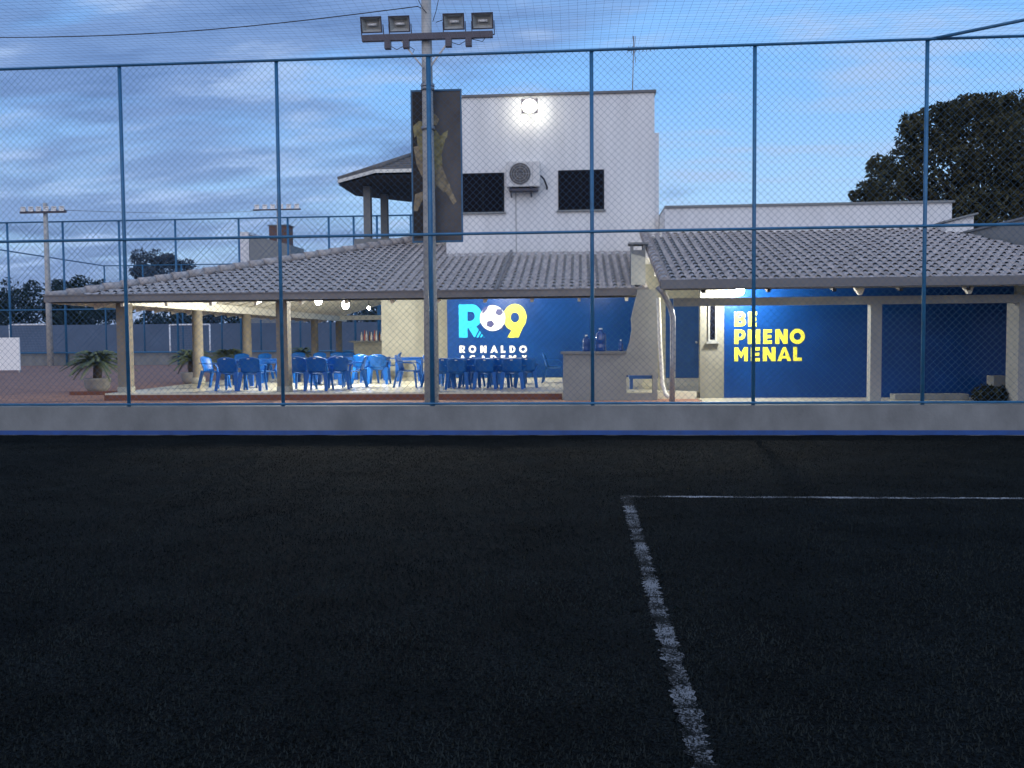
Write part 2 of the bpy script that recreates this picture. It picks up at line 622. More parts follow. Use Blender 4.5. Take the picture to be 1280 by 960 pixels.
PY = 14.98
px_ = at(537, 300, PY).x
fl = thing('floodlight_pole', (px_, PY, GZ), 'near concrete floodlight pole behind the fence with four unlit lamps on a crossarm', 'light pole', 'floodlight poles')
MB().tube([(px_, PY, GZ - .3), (px_, PY, 3.5), (px_ - .01, PY, 8.4)], [.125, .105, .075], 14).build('pole', 'concrete_old', fl)
az = at(535, 46, PY - .12).z
xa, xb = at(453, 48, PY - .12).x, at(616, 42, PY - .12).x
MB().box((xa, PY - .17, az - .05), (xb, PY - .09, az + .05)).build('crossarm', 'steel', fl)
for s in (-1, 1):
    MB().bar((px_ + s * .40, PY - .12, az - .06), (px_ + s * .05, PY - .11, az - .50), .025, .025).build('brace', 'galv', fl)
for bx in (485, 508, 561, 586):
    c = at(bx, 54, PY - .12)
    MB().box((c.x - .05, PY - .18, az - .18), (c.x + .05, PY - .08, az - .052)).build('ballast_box', 'steel', fl)
for fx, fy in ((464, 31), (499, 30), (567, 27), (603, 26)):
    c = at(fx, fy, PY - .2)
    floodlight(fl, (c.x, PY - .2, c.z), .355, .255)
for z in (5.05, 5.75, FT - .45):
    MB().tube([(px_, PY, z), (px_, PY, z + .06)], .115, 14).build('band', 'galv', fl)
wires = [[(485, 56), (496, 62), (508, 56)], [(561, 52), (574, 56), (587, 48)], [(587, 48), (603, 52), (612, 40)], [(508, 56), (518, 62), (516, 66)], [(545, 28), (556, 24), (566, 21)], [(548, 0), (545, 14), (541, 27)], [(523, 0), (528, 10), (533, 16)]]
for w in wires:
    MB().tube([at(x, y, PY - .1) for x, y in w], .006, 5).build('lamp_wire', 'cable', fl)

BY = 15.14
bl, br = at(514, 112, BY).x, at(576, 112, BY).x
bt, bb = at(545, 112, BY).z, at(545, 303, BY).z
bn = thing('banner', ((bl + br) / 2, BY, bb), 'tall dark banner with a gold footballer print hung on the near pole', 'banner')
MB().box((bl, BY, bb), (br, BY + .02, bt)).build('cloth', 'banner', bn)
MB().box((bl - .012, BY - .012, bb), (bl + .012, BY + .03, bt)).box((br - .012, BY - .012, bb), (br + .012, BY + .03, bt)).box((bl + .012, BY - .012, bt - .03), (br - .012, BY + .03, bt)).box((bl + .012, BY - .012, bb), (br - .012, BY + .03, bb + .03)).build('banner_frame', 'fence', bn)


def print_poly(name, polys, m, parent, Y, lift=.003):
    for i, poly in enumerate(polys):
        pts = [at(x, y, Y) for x, y in poly]
        MB().add([(p.x, Y - lift - i * .0006, p.z) for p in pts], [tuple(range(len(pts)))]).build(name[i], m, parent)


print_poly(['dark_panel'], [[(516, 116), (536, 115), (533, 150), (529, 200), (531, 240), (535, 298), (517, 298)]], 'darkwood', bn, BY, .002)
print_poly(['shirt_print', 'sleeve_print', 'sleeve_print'], [[(520, 160), (531, 152), (541, 157), (550, 170), (557, 166), (556, 178), (552, 192), (553, 206), (545, 214), (533, 212), (526, 200), (522, 182)],
                           [(516, 158), (524, 151), (533, 154), (526, 164), (518, 172)],
                           [(553, 167), (560, 163), (559, 171), (553, 178)]], 'gold', bn, BY)
print_poly(['shorts_print', 'leg_print', 'leg_print', 'arm_print', 'head_print'], [[(531, 210), (545, 213), (552, 206), (558, 222), (563, 232), (555, 241), (546, 232), (538, 228), (530, 220)],
                            [(556, 224), (562, 232), (571, 252), (567, 256), (561, 246), (552, 234)],
                            [(519, 243), (532, 238), (545, 232), (543, 243), (528, 250), (522, 264), (517, 264)],
                            [(517, 184), (523, 182), (527, 200), (533, 216), (528, 222), (521, 207)],
                            [(536, 143), (544, 142), (549, 149), (546, 157), (538, 155)]], 'skin', bn, BY, .006)

# power line from the left to the pole top
pl = MB()
A, B = at(-60, 47, 15.6), at(522, 8, PY)
pts = []
for i in range(15):
    t = i / 14
    p = A.lerp(B, t)
    pts.append((p.x, p.y, p.z - .16 * math.sin(math.pi * t)))
pts.append(tuple(at(534, 14, PY)))
tag(pl.tube(pts, .008, 6).build('power_line', 'cable'), 'black power line sagging from the upper left to the near pole', 'cable')

# ------------------------------------------------------------------ roofs


def tile_roof(ox, oy, oz, ulen, vlen, slope, mask, flip=None, p=.18, row=.30):
    """corrugated tile field. u runs along X (or Y if flip), v climbs the slope"""
    m = MB()
    nu = int(ulen / p * 8)
    rows = int(math.ceil(vlen / row))
    ca = math.sqrt(1 + slope * slope)
    vs, ok = [], []
    for r_ in range(rows):
        for e in (0, 1):
            v = r_ * row + e * row
            lift = .028 * (1 - e)
            for i in range(nu + 1):
                u = i * ulen / nu
                ph = u / p * 2 * math.pi
                h = .022 * math.sin(ph) + lift + .007 * math.sin(r_ * 12.9 + int(u / p + .25) * 78.2) + .006 * math.sin(u * 1.7 + v * .9)
                vs.append((u, v, h))
    w = nu + 1
    fs = []
    for j in range(2 * rows - 1):
        for i in range(nu):
            u, v = (i + .5) * ulen / nu, (j // 2 + (.5 if j % 2 == 0 else 1)) * row
            if j % 2 and math.sin(u / p * 2 * math.pi) > .1:
                continue
            if mask(u, v):
                a = j * w + i
                fs.append((a, a + 1, a + w + 1, a + w))
    out = []
    for u, v, h in vs:
        if flip is None:
            out.append((ox + u, oy + v, oz + slope * v + h))
        else:
            out.append((ox + v, oy + u, oz + slope * v + h))
    if flip is not None:
        fs = [f[::-1] for f in fs]
    used = sorted({i for f in fs for i in f})
    mp_ = {o: n for n, o in enumerate(used)}
    m.add([out[i] for i in used], [tuple(mp_[i] for i in f) for f in fs], True)
    return m


def ridge(p, q, n):
    m = MB()
    p, q = Vector(p), Vector(q)
    for i in range(n):
        a, b = p.lerp(q, i / n), p.lerp(q, (i + 1.12) / n)
        m.tube([a + Vector((0, 0, .012)), b], [.105, .085], 10, True)
    return m


SL = .278
EZ, EY = 2.50, 17.9
XL, XR = -11.03, 1.36
TWX0, TWX1, TWY = -3.36, 1.83, 22.5
HIPX, HIPY = XL + 6.75, EY + 6.75
HZ = EZ + SL * 6.75

cl = thing('clubhouse', (-4, 22, GZ), 'white two storey clubhouse with a long tiled veranda and blue mural wall', 'building')
# veranda slab
MB().box((-9.95, 18.05, GZ - .1), (2.3, 37, FZ)).box((2.301, 18.25, GZ - .1), (3.39, 24.28, FZ - .003)).build('veranda_floor', 'floor', cl)
MB().box((-9.96, 18.03, GZ - .1), (-.38, 18.049, FZ - .035)).build('riser', 'step', cl)
# roof
rf = tile_roof(XL, EY, EZ - .04, XR - XL, 6.75, SL,
               lambda u, v: u > v - .05 and (v < TWY - EY or XL + u < TWX0)).build('roof', 'tile', cl)
tile_roof(XL, EY, EZ - .04, 19.5, 6.75, SL, lambda u, v: u > v, flip=1).build('side_roof', 'tile', cl)
ridge((XL, EY, EZ + .02), (HIPX, HIPY, HZ + .02), 26).build('ridge_tile', 'tile', rf)
MB().bar((-1.72, EY + .05, EZ + .02), (-1.72, TWY, EZ + SL * (TWY - EY) + .02), .06, .02).build('flashing', 'gutter', rf)
# lining under the tiles
m = MB()
Z = lambda v: EZ - .12 + SL * v
m.add([(XL, EY, Z(0)), (XR, EY, Z(0)), (XR, EY + 6.4, Z(6.4)), (XL + 6.4, EY + 6.4, Z(6.4))], [(0, 1, 2, 3)[::-1]])
m.add([(XL, EY, Z(0)), (XL + 6.4, EY + 6.4, Z(6.4)), (XL + 6.4, 37.4, Z(6.4)), (XL, 37.4, Z(0))], [(0, 1, 2, 3)[::-1]])
m.build('lining', 'ceiling', rf)
m = MB()
x = XL + 1.5
while x < XR:
    v1 = min(6.3, x - XL)
    m.bar((x, EY + .15, Z(.15) - .06), (x, EY + v1, Z(v1) - .06), .06, .11)
    x += .95
m.build('rafters', 'rafter', rf)
m = MB()
y = EY + 1.5
while y < 37:
    v1 = min(6.3, y - EY)
    m.bar((XL + .15, y, Z(.15) - .06), (XL + v1, y, Z(v1) - .06), .06, .11)
    y += .95
m.build('rafters', 'rafter', rf)
# fascia gutter
g = MB()
g.box((XL - .04, EY - .10, EZ - .09), (XR - .02, EY - .01, EZ + .055))
g.box((XL - .05, EY - .125, EZ + .035), (XR - .02, EY - .1005, EZ + .06))
g.box((XL - .10, EY + .0, EZ - .09), (XL - .012, 37.4, EZ + .055))
g.build('gutter', 'gutter', cl)
# beams and posts
PX = -9.65
MB().box((PX - .06, 18.52, 2.36), (PX + .06, 36.3, 2.56)).build('beam', 'rafter', cl)
MB().box((PX - .06, 18.36, 2.40), (1.3, 18.50, 2.56)).build('beam', 'darkwood', cl)
MB().box((PX + .062, 35.24, 2.40), (-6.2, 35.36, 2.58)).build('beam', 'rafter', cl)
for y in (22.0, 25.35, 28.7, 32.0, 35.3):
    po = MB().lathe((PX, y, FZ), [(.155, 0), (.155, .16), (.135, .18), (.125, 1.86)], 16).build('post', 'post', cl)
    MB().lathe((PX, y, FZ), [(.162, .001), (.162, .17)], 16).build('post_base', 'cream', po)
for x in (-9.68, -6.22, -3.08):
    po = MB().box((x - .12, 18.31, GZ), (x + .12, 18.55, 2.40)).build('post', 'post', cl)
    MB().box((x - .13, 18.30, GZ), (x + .13, 18.56, FZ + .12)).build('post_base', 'cream', po)
# back wall with the mural
WY = 24.3
mx0, mx1 = at(559, 420, WY).x, at(803, 420, WY).x
wx0 = at(477, 420, WY + 1.2).x
MB().box((wx0, WY + 1.2, FZ), (mx0 - .001, WY + 1.4, 4.05)).box((mx0, WY, FZ), (1.9, WY + .2, 3.9)).box((mx0 - .002, WY + .2, FZ), (mx0 + .2, WY + 1.2, 3.9)).build('back_wall', 'cream', cl)
mu = MB().box((mx0 + .003, WY - .006, FZ + .03), (mx1, WY - .0005, 3.6)).build('mural', 'mural', cl)

# --- lettering ------------------------------------------------------
ST = .27


def arc(cx, cy, rx, ry, ix, iy, a0, a1, n=20):
    q = []
    for i in range(n):
        t, u = R(a0 + (a1 - a0) * i / n), R(a0 + (a1 - a0) * (i + 1) / n)
        q.append([(cx + rx * math.cos(t), cy + ry * math.sin(t)), (cx + rx * math.cos(u), cy + ry * math.sin(u)), (cx + ix * math.cos(u), cy + iy * math.sin(u)), (cx + ix * math.cos(t), cy + iy * math.sin(t))])
    return q


def rc(x0, y0, x1, y1):
    return [[(x0, y0), (x1, y0), (x1, y1), (x0, y1)]]


def glyph(ch):
    """strokes of a heavy geometric capital, cap height 1: (width, list of layers of polygons)"""
    t = ST
    if ch == 'B':
        return .72, [rc(0, 0, t, 1), rc(t, 1 - t * .8, .42, 1) + rc(t, .40, .42, .60) + rc(t, 0, .42, t * .8), arc(.42, .735, .26, .265, .05, .06, -90, 90) + arc(.42, .29, .30, .29, .07, .08, -90, 90)]
    if ch == 'E':
        return .62, [rc(0, 0, t, 1), rc(t, 1 - t * .85, .62, 1) + rc(t, .39, .58, .61) + rc(t, 0, .62, t * .85)]
    if ch == 'P':
        return .72, [rc(0, 0, t, 1), rc(t, .78, .40, 1) + rc(t, .28, .40, .48), arc(.40, .64, .34, .36, .11, .14, -90, 90)]
    if ch == 'R':
        return .76, [rc(0, 0, t, 1), rc(t, .78, .40, 1) + rc(t, .30, .40, .50), arc(.40, .65, .33, .35, .10, .13, -90, 90), [[(.28, .32), (.52, .36), (.80, 0), (.48, 0)]]]
    if ch == 'H':
        return .78, [rc(0, 0, t, 1) + rc(.78 - t, 0, .78, 1), rc(t, .38, .78 - t, .62)]
    if ch == 'N':
        return .84, [rc(0, 0, t, 1) + rc(.84 - t, 0, .84, 1), [[(.02, 1), (t + .02, 1), (.82, 0), (.82 - t, 0)]]]
    if ch == 'M':
        return .98, [rc(0, 0, t, 1) + rc(.98 - t, 0, .98, 1), [[(.02, 1), (t, 1), (.49, .62), (.49, .20)]] + [[(.96, 1), (.49, .20), (.49, .62), (.98 - t, 1)]]]
    if ch == 'A':
        return .94, [[[(0, 0), (t, 0), (.55, 1), (.38, 1)], ], [[(.94, 0), (.94 - t, 0), (.39, 1), (.56, 1)]], rc(.22, .17, .72, .37)]
    if ch == 'L':
        return .60, [rc(0, 0, t, 1), rc(t, 0, .60, t * .9)]
    if ch == 'D':
        return .82, [rc(0, 0, t, 1), rc(t, 1 - t * .85, .36, 1) + rc(t, 0, .36, t * .85), arc(.36, .5, .46, .5, .20, .27, -90, 90)]
    if ch == 'O':
        return 1.04, [arc(.52, .5, .52, .52, .25, .25, 0, 360, 36)]
    if ch == 'C':
        return .92, [arc(.52, .5, .52, .52, .25, .25, 42, 318, 30)]
    if ch == 'Y':
        return .86, [rc(.43 - t / 2, 0, .43 + t / 2, .46), [[(0, 1), (t + .05, 1), (.43 + t / 2, .42), (.43 - t / 2, .42)]], [[(.86, 1), (.86 - t - .05, 1), (.43 - t / 2, .42), (.43 + t / 2, .42)]]]
    if ch == '9':
        return .80, [arc(.40, .60, .40, .40, .15, .15, 0, 360, 36), [[(.795, .56), (.52, 0), (.13, 0), (.44, .43)]]]


def lettering(name, items, m, parent, Y, lift=.010):
    """items: (char, x0px, x1px, ytoppx, ybottompx) measured on the wall plane Y"""
    k = MB()
    for ch, x0, x1, yt, yb in items:
        a, b = at(x0, yb, Y), at(x1, yb, Y)
        zt = at((x0 + x1) / 2, yt, Y).z
        w, layers = glyph(ch)
        sx, sz = (b.x - a.x) / w, zt - a.z
        for li, polys in enumerate(layers):
            for poly in polys:
                pts = [(a.x + x * sx, Y - lift - li * .0012, a.z + z * sz) for x, z in poly]
                area = sum(pts[i][0] * pts[(i + 1) % len(pts)][2] - pts[(i + 1) % len(pts)][0] * pts[i][2] for i in range(len(pts)))
                if area < 0:
                    pts = pts[::-1]
                k.add(pts, [tuple(range(len(pts)))])
    return k.build(name, m, parent)


def z2(x, y):
    return 540 + x / 6.857, 370 + y / 6.857


def it(ch, x0, x1, y0, y1):
    return (ch, z2(x0, 0)[0], z2(x1, 0)[0], z2(0, y0)[1], z2(0, y1)[1])


lettering('cyan_letter', [it('R', 232, 440, 72, 357)], 'cyan', mu, WY)
# speed stripes in the leg of the R
k = MB()
for i in range(3):
    x0 = 392 + i * 27
    pts = [at(*z2(x, y), WY) for x, y in ((366 + 29 * i, 360), (379 + 29 * i, 360), (436 + 20 * i, 244 + 28 * i), (423 + 20 * i, 244 + 28 * i))]
    k.add([(p.x, WY - .016 - i * .0005, p.z) for p in pts], [(0, 1, 2, 3)])
k.build('stripe', 'mural', mu)
lettering('yellow_numeral', [it('9', 612, 812, 68, 357)], 'yellow', mu, WY)
c = at(*z2(520, 190), WY)
rr = at(*z2(620, 190), WY).x - c.x
zr = at(*z2(520, 72), WY).z - c.z
NB = 40
rad = (rr + zr) / 2
MB().add([(c.x + rad * math.cos(2 * math.pi * i / NB), WY - .018, c.z + rad * math.sin(2 * math.pi * i / NB)) for i in range(NB)], [tuple(range(NB))]).build('ball_emblem', 'white', mu)


def pent(cx, cy, r, rot):
    return [(cx + r * math.cos(R(rot + 72 * i)), cy + r * .95 * math.sin(R(rot + 72 * i))) for i in range(5)]


k = MB()
for i, poly in enumerate([pent(577, 138, 36, 90), pent(500, 240, 36, 78), [(424, 150), (448, 100), (482, 88), (478, 110), (446, 146)], [(586, 290), (596, 264), (612, 248), (612, 270), (600, 290)], [(500, 72), (530, 70), (520, 80)]]):
    pts = [at(*z2(x, y), WY) for x, y in poly]
    MB().add([(p.x, WY - .022 - .0004 * i, p.z) for p in pts], [tuple(range(len(pts)))]).build('ball_patch', 'navy', mu)
cols = [(235, 285), (315, 380), (415, 468), (500, 565), (590, 630), (665, 715), (748, 815)]
ST = .30
lettering('white_lettering', [it(ch, *cx, 425, 487) for ch, cx in zip('RONALDO', cols)] + [it(ch, *cx, 508, 556) for ch, cx in zip('ACADEMY', [(235, 290), (322, 372), (412, 468), (502, 552), (590, 628), (660, 722), (770, 815)])], 'white', mu, WY)
ST = .27

# tower
tzt = at(700, 119, TWY).z
tw = MB().box((TWX0, TWY, 3.55), (TWX1, TWY + 7.5, tzt)).build('tower_wall', 'plaster', cl)
x2 = at(823, 200, TWY).x
MB().box((TWX1 + .001, TWY + .08, 3.55), (x2 + .02, TWY + 7.4, at(820, 165, TWY).z)).build('tower_wall', 'plaster', cl)
MB().box((TWX0 - .03, TWY - .05, tzt + .002), (TWX1 + .04, TWY + 7.55, tzt + .06)).build('capping', 'cap', tw)
jx = at(645, 270, TWY).x
MB().box((jx - .008, TWY - .008, 3.7), (jx + .008, TWY - .0005, at(645, 240, TWY).z)).build('drain_line', 'plaster_grey', tw)


def window(parent, x0, x1, y0, y1, Y, panes=2, frame='frame'):
    a, b = at(x0, y1, Y), at(x1, y0, Y)
    ax, bx, az_, bz = a.x, b.x, a.z, b.z
    t = .035
    m = MB()
    m.box((ax, Y - .03, az_), (ax + t, Y - .001, bz)).box((bx - t, Y - .03, az_), (bx, Y - .001, bz)).box((ax + t, Y - .03, az_), (bx - t, Y - .001, az_ + t)).box((ax + t, Y - .03, bz - t), (bx - t, Y - .001, bz))
    for i in range(1, panes):
        xm = ax + (bx - ax) * i / panes
        m.box((xm - t / 2, Y - .026, az_ + t), (xm + t / 2, Y - .001, bz - t))
    f = m.build('window', frame, parent)
    MB().box((ax + t, Y - .012, az_ + t), (bx - t, Y - .0015, bz - t)).build('pane', 'glass', f)
    MB().box((ax - .04, Y - .07, az_ - .04), (bx + .04, Y - .001, az_ - .001)).build('sill', 'plaster_grey', f)


window(tw, 577, 630, 216, 266, TWY)
window(tw, 698, 755, 212, 263, TWY)
# side terrace with its pavilion roof
tx0 = at(444, 300, 24.9).x
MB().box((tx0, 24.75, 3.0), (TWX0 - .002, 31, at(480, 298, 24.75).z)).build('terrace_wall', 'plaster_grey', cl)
gx, gy, gr, gz = -4.35, 25.5, 2.5, 5.93
m, m2, m3 = MB(), MB(), MB()
ring = [(gx + gr * math.cos(R(22.5 + 45 * i)), gy + gr * math.sin(R(22.5 + 45 * i))) for i in range(8)]
apex = (gx, gy, gz + .95)
m.add([(x, y, gz) for x, y in ring] + [(x * .96 + gx * .04, y * .96 + gy * .04, gz - .02) for x, y in ring], [(i, (i + 1) % 8, 8 + (i + 1) % 8, 8 + i) for i in range(8)])
pv = MB()
for i in range(8):
    (xa_, ya_), (xb_, yb_) = ring[i], ring[(i + 1) % 8]
    n = 8
    for r_ in range(n):
        f0, f1 = r_ / n, (r_ + 1) / n
        L = lambda x, y, f, h: (x + (gx - x) * f, y + (gy - y) * f, gz + .07 + .95 * f + h)
        pv.add([L(xa_, ya_, f0, .04), L(xb_, yb_, f0, .04), L(xb_, yb_, f1, 0), L(xa_, ya_, f1, 0)], [(0, 1, 2, 3)])
        pv.add([L(xa_, ya_, f0, .0), L(xb_, yb_, f0, .0), L(xb_, yb_, f0, .04), L(xa_, ya_, f0, .04)], [(0, 1, 2, 3)])
    pv.tube([(xa_, ya_, gz + .1), (gx, gy, gz + 1.04)], .06, 8)
pr = pv.build('pavilion_roof', 'tile_dark', cl)
f_ = MB()
for i in range(8):
    (xa_, ya_), (xb_, yb_) = ring[i], ring[(i + 1) % 8]
    f_.bar((xa_, ya_, gz + .03), (xb_, yb_, gz + .03), .03, .09)
f_.build('fascia', 'rafter', pr)
MB().add([(x, y, gz - .06) for x, y in ring], [tuple(range(8))[::-1]]).build('lining', 'darkwood', pr)
for x_, y_ in ((460, 24.95), (481, 26.3)):
    p = at(x_, 280, y_)
    MB().box((p.x - .10, y_ - .1, 4.2), (p.x + .10, y_ + .1, gz - .06)).build('pavilion_post', 'plaster_grey', cl)
# chimney
c = at(799, 335, 18.6)
ch = MB().box((c.x - .17, 18.5, 2.6), (c.x + .12, 18.8, at(799, 313, 18.6).z)).build('chimney', 'plaster_grey', cl)
zc = at(799, 313, 18.6).z
MB().box((c.x - .22, 18.45, zc + .11), (c.x + .18, 18.85, zc + .15)).box((c.x - .17, 18.5, zc), (c.x - .12, 18.8, zc + .11)).box((c.x + .07, 18.5, zc), (c.x + .12, 18.8, zc + .11)).build('chimney_cap', 'plaster_grey', ch)
# serving counter and the cut wall beside it
CY = 17.65
c0, c1, ctop = at(704, 480, CY).x, at(783, 480, CY).x, at(740, 440, CY).z
MB().box((c0, CY, GZ - .05), (c1, CY + .5, ctop - .04)).build('counter', 'plaster_grey', cl)
MB().box((c0 - .05, CY - .03, ctop - .038), (c1 - .002, CY + .55, ctop + .01)).build('counter_top', 'concrete', cl)
edge = [(783, 439), (787, 428), (790, 412), (789, 398), (792, 385), (795, 372), (797, 362)]
poly = [(at(x, y, CY).x, at(x, y, CY).z) for x, y in edge]
xr = at(822, 400, CY).x
zo0, zo1 = at(800, 492, CY).z, at(800, 469, CY).z
xo0, xo1 = at(785, 480, CY).x, at(816, 480, CY).x
m = MB()
zt = 2.42
for (xa_, za), (xb_, zb) in zip(poly[:-1], poly[1:]):
    m.prism_y([(xa_, za), (xr, za), (xr, zb), (xb_, zb)], CY + .01, CY + .19)
za = poly[0][1]
m.box((c1, CY + .01, zo1), (xr, CY + .19, za)).box((xo1, CY + .01, zo0), (xr, CY + .19, zo1)).box((c1, CY + .01, GZ), (xr, CY + .19, zo0))
m.build('cut_wall', 'plaster_grey', cl)
# white downpipe leaning on the cut wall and the one from the gutter
dp = [at(823, 372, 17.2), at(825, 430, 17.2), at(828, 480, 17.2), at(832, 493, 17.1), at(840, 499, 17.0)]
MB().tube(dp, .04, 10).build('downpipe', 'rafter', cl)
dp = [at(822, 358, 16.2), at(829, 366, 16.2), at(838, 384, 16.2), at(841, 396, 16.2), at(841, 450, 16.2), at(840, 506, 16.2)]
MB().tube(dp, .05, 12).build('downpipe', 'galv', cl)
# bar hatch at the far end
q0, q1 = at(442, 426, 31), at(480, 426, 31)
MB().box((q0.x, 31, FZ), (q1.x + .6, 31.5, q0.z - .06)).build('bar_front', 'cream', cl)
MB().box((q0.x - .15, 30.9, q0.z - .058), (q1.x + .6, 31.6, q0.z)).build('bar_top', 'concrete', cl)
# blue door at the end of the passage, side walls
DY = 24.3
d0, d1 = at(832, 440, DY), at(875, 440, DY)
do = MB().box((d0.x, DY - .04, FZ + .002), (d1.x, DY - .001, 2.62)).build('door', 'door', cl)
MB().ball((d1.x - .1, DY - .07, 1.45), .035).build('handle', 'galv', do)
MB().box((1.902, DY, FZ), (4.2, DY + .2, 3.6)).build('back_wall', 'cream', cl)

# ------------------------------------------------------------------ annex with the second mural
AY, AEZ, AEY = 18.0, 2.49, 15.6
bx0, bx1 = at(905, 430, AY).x, at(1266, 430, AY).x
an = thing('annex', (5, 18, GZ), 'low tiled annex with a deep blue slogan wall on the right', 'building')
MB().box((2.36, AY, GZ - .05), (bx0 - .001, AY + .2, 3.1)).build('pilaster', 'pilaster', an)
MB().box((3.4, AY + .2, GZ - .05), (3.6, 24.2, 3.1)).box((bx0, AY, GZ - .05), (bx1 + 3.2, AY + .2, 3.1)).build('wall', 'cream', an)
am = MB().box((bx0 + .002, AY - .006, at(1000, 497, AY).z), (bx1, AY - .0005, 3.0)).build('mural', 'mural', an)


def z3(x, y):
    return 890 + x / 7.386, 370 + y / 7.386


def it3(ch, x0, x1, y0, y1):
    return (ch, z3(x0, 0)[0], z3(x1, 0)[0], z3(0, y0)[1], z3(0, y1)[1])


lettering('yellow_lettering', [it3('B', 205, 312, 148, 280), it3('E', 333, 412, 147, 280),
                               it3('P', 205, 305, 310, 443), it3('H', 330, 443, 309, 443), it3('E', 472, 552, 308, 442), it3('N', 583, 697, 307, 442), it3('O', 716, 856, 305, 440),
                               it3('M', 205, 330, 474, 603), it3('E', 358, 440, 473, 603), it3('N', 468, 586, 472, 602), it3('A', 600, 732, 471, 601), it3('L', 748, 828, 470, 600)], 'yellow', am, AY)
# slit window in the pilaster
window(an, 885, 896, 380, 427, AY, 1, 'plaster_grey')
# porch beam, columns and floor
BZ0, BZ1 = 2.13, 2.27
BEY = 16.3
MB().box((at(842, 375, BEY).x, BEY - .08, BZ0), (9.2, BEY + .08, BZ1)).build('beam', 'plaster_grey', an)
for px in (1093,):
    x = at(px, 440, BEY).x
    MB().box((x - .095, BEY - .09, GZ - .05), (x + .095, BEY + .1, BZ0)).build('column', 'plaster_grey', an)
x = at(1266, 440, BEY).x
MB().box((x, BEY - .2, GZ - .05), (x + .55, BEY + .25, BZ0 - .001)).build('column', 'plaster_grey', an)
MB().box((2.3, 16.0, GZ - .05), (11, AY - .008, GZ + .02)).build('porch_floor', 'floor', an)
# roof
AXL, RX = 1.42, 8.25
AR = 5.42
RXE = RX + AR
RXE = RX + AR * .27
arf = tile_roof(AXL, AEY, AEZ - .04, RXE - AXL, AR, SL, lambda u, v: AXL + u < RXE - v * .27).build('roof', 'tile', an)
ridge((AXL + .03, AEY, AEZ + .01), (AXL + .03, AEY + AR, AEZ + SL * AR + .01), 18).build('verge_tile', 'tile', arf)
MB().add([(AXL, AEY, AEZ - .11), (RXE, AEY, AEZ - .11), (RX, AEY + AR, AEZ - .11 + SL * AR), (AXL, AEY + AR, AEZ - .11 + SL * AR)], [(3, 2, 1, 0)]).build('lining', 'ceiling', arf)
m = MB()
m.box((AXL - .05, AEY - .10, AEZ - .085), (RXE, AEY - .01, AEZ + .065)).build('gutter', 'gutter', an)
MB().box((AXL - .03, AEY + .0, AEZ - .10), (RXE, AEY + .04, AEZ - .088)).build('fascia', 'rafter', an)
MB().prism_y([(AXL - .02, AEZ - .08), (AXL + .02, AEZ - .08), (AXL + .02, AEZ + .05), (AXL - .02, AEZ + .05)], AEY, AEY + .02).build('end_board', 'plaster_grey', an)
for px in (1072, 1208):
    x = at(px, 365, 16.0).x
    MB().prism_y([(x - .1, 2.45), (x + .13, 2.45), (x + .06, 2.28), (x + .02, 2.28)], 15.95, 16.05).build('bracket', 'rafter', an)
x = AXL + .7
m = MB()
while x < 8.8:
    m.bar((x, AEY + .1, AEZ - .15 + .03), (x, AY, AEZ - .15 + SL * (AY - AEY)), .06, .08)
    x += 1.1
m.build('rafters', 'darkwood', an)
# long parapet behind the roof
PYY = 21.1
pzt = at(1000, 257, PYY).z
pxr = at(1190, 257, PYY).x
pw = MB().box((x2 + .03, PYY, 3.2), (pxr, PYY + 3, pzt)).build('parapet', 'plaster', an)
MB().box((x2 + .03, PYY - .05, pzt + .001), (pxr + .05, PYY + 3.05, pzt + .05)).build('capping', 'plaster_grey', pw)
# stepped bits of parapet to the right
SY = 20.6
s0, s1 = at(1182, 280, SY), at(1217, 280, SY)
pp = [(s0.x, at(1182, 294, SY).z), (s1.x, at(1217, 294, SY).z), (s1.x, at(1217, 270, SY).z), (s1.x - .12, at(1214, 271, SY).z), (s0.x, at(1182, 279, SY).z)]
MB().prism_y(pp, SY, SY + 1.5).build('step_parapet', 'plaster', an)
MB().bar((pp[4][0] - .05, SY + .7, pp[4][1] + .03), (pp[2][0] + .06, SY + .7, pp[2][1] + .05), 1.6, .04).build('capping', 'plaster_grey', an)
nb = thing('boundary_wall', (9.2, 18.5, GZ), 'grey boundary wall rising against the right end of the annex roof', 'wall')
w0, w1 = Vector((RX + .10, AEY + AR, 0)), Vector((RXE + .35, AEY - .9, 0))
zw = [3.80, 4.10]
vs = []
for p, zt_ in ((w0, zw[0]), (w1, zw[1])):
    for dx_ in (0, .3):
        vs += [(p.x + dx_, p.y, GZ), (p.x + dx_, p.y, zt_)]
MB().add(vs, [(0, 1, 5, 4), (2, 6, 7, 3), (1, 3, 7, 5), (0, 2, 3, 1), (4, 5, 7, 6), (0, 4, 6, 2)]).build('wall_body', 'plaster_grey', nb)
MB().bar((w0.x + .15, w0.y, zw[0] + .025), (w1.x + .15, w1.y, zw[1] + .025), .38, .045).build('capping', 'concrete', nb)

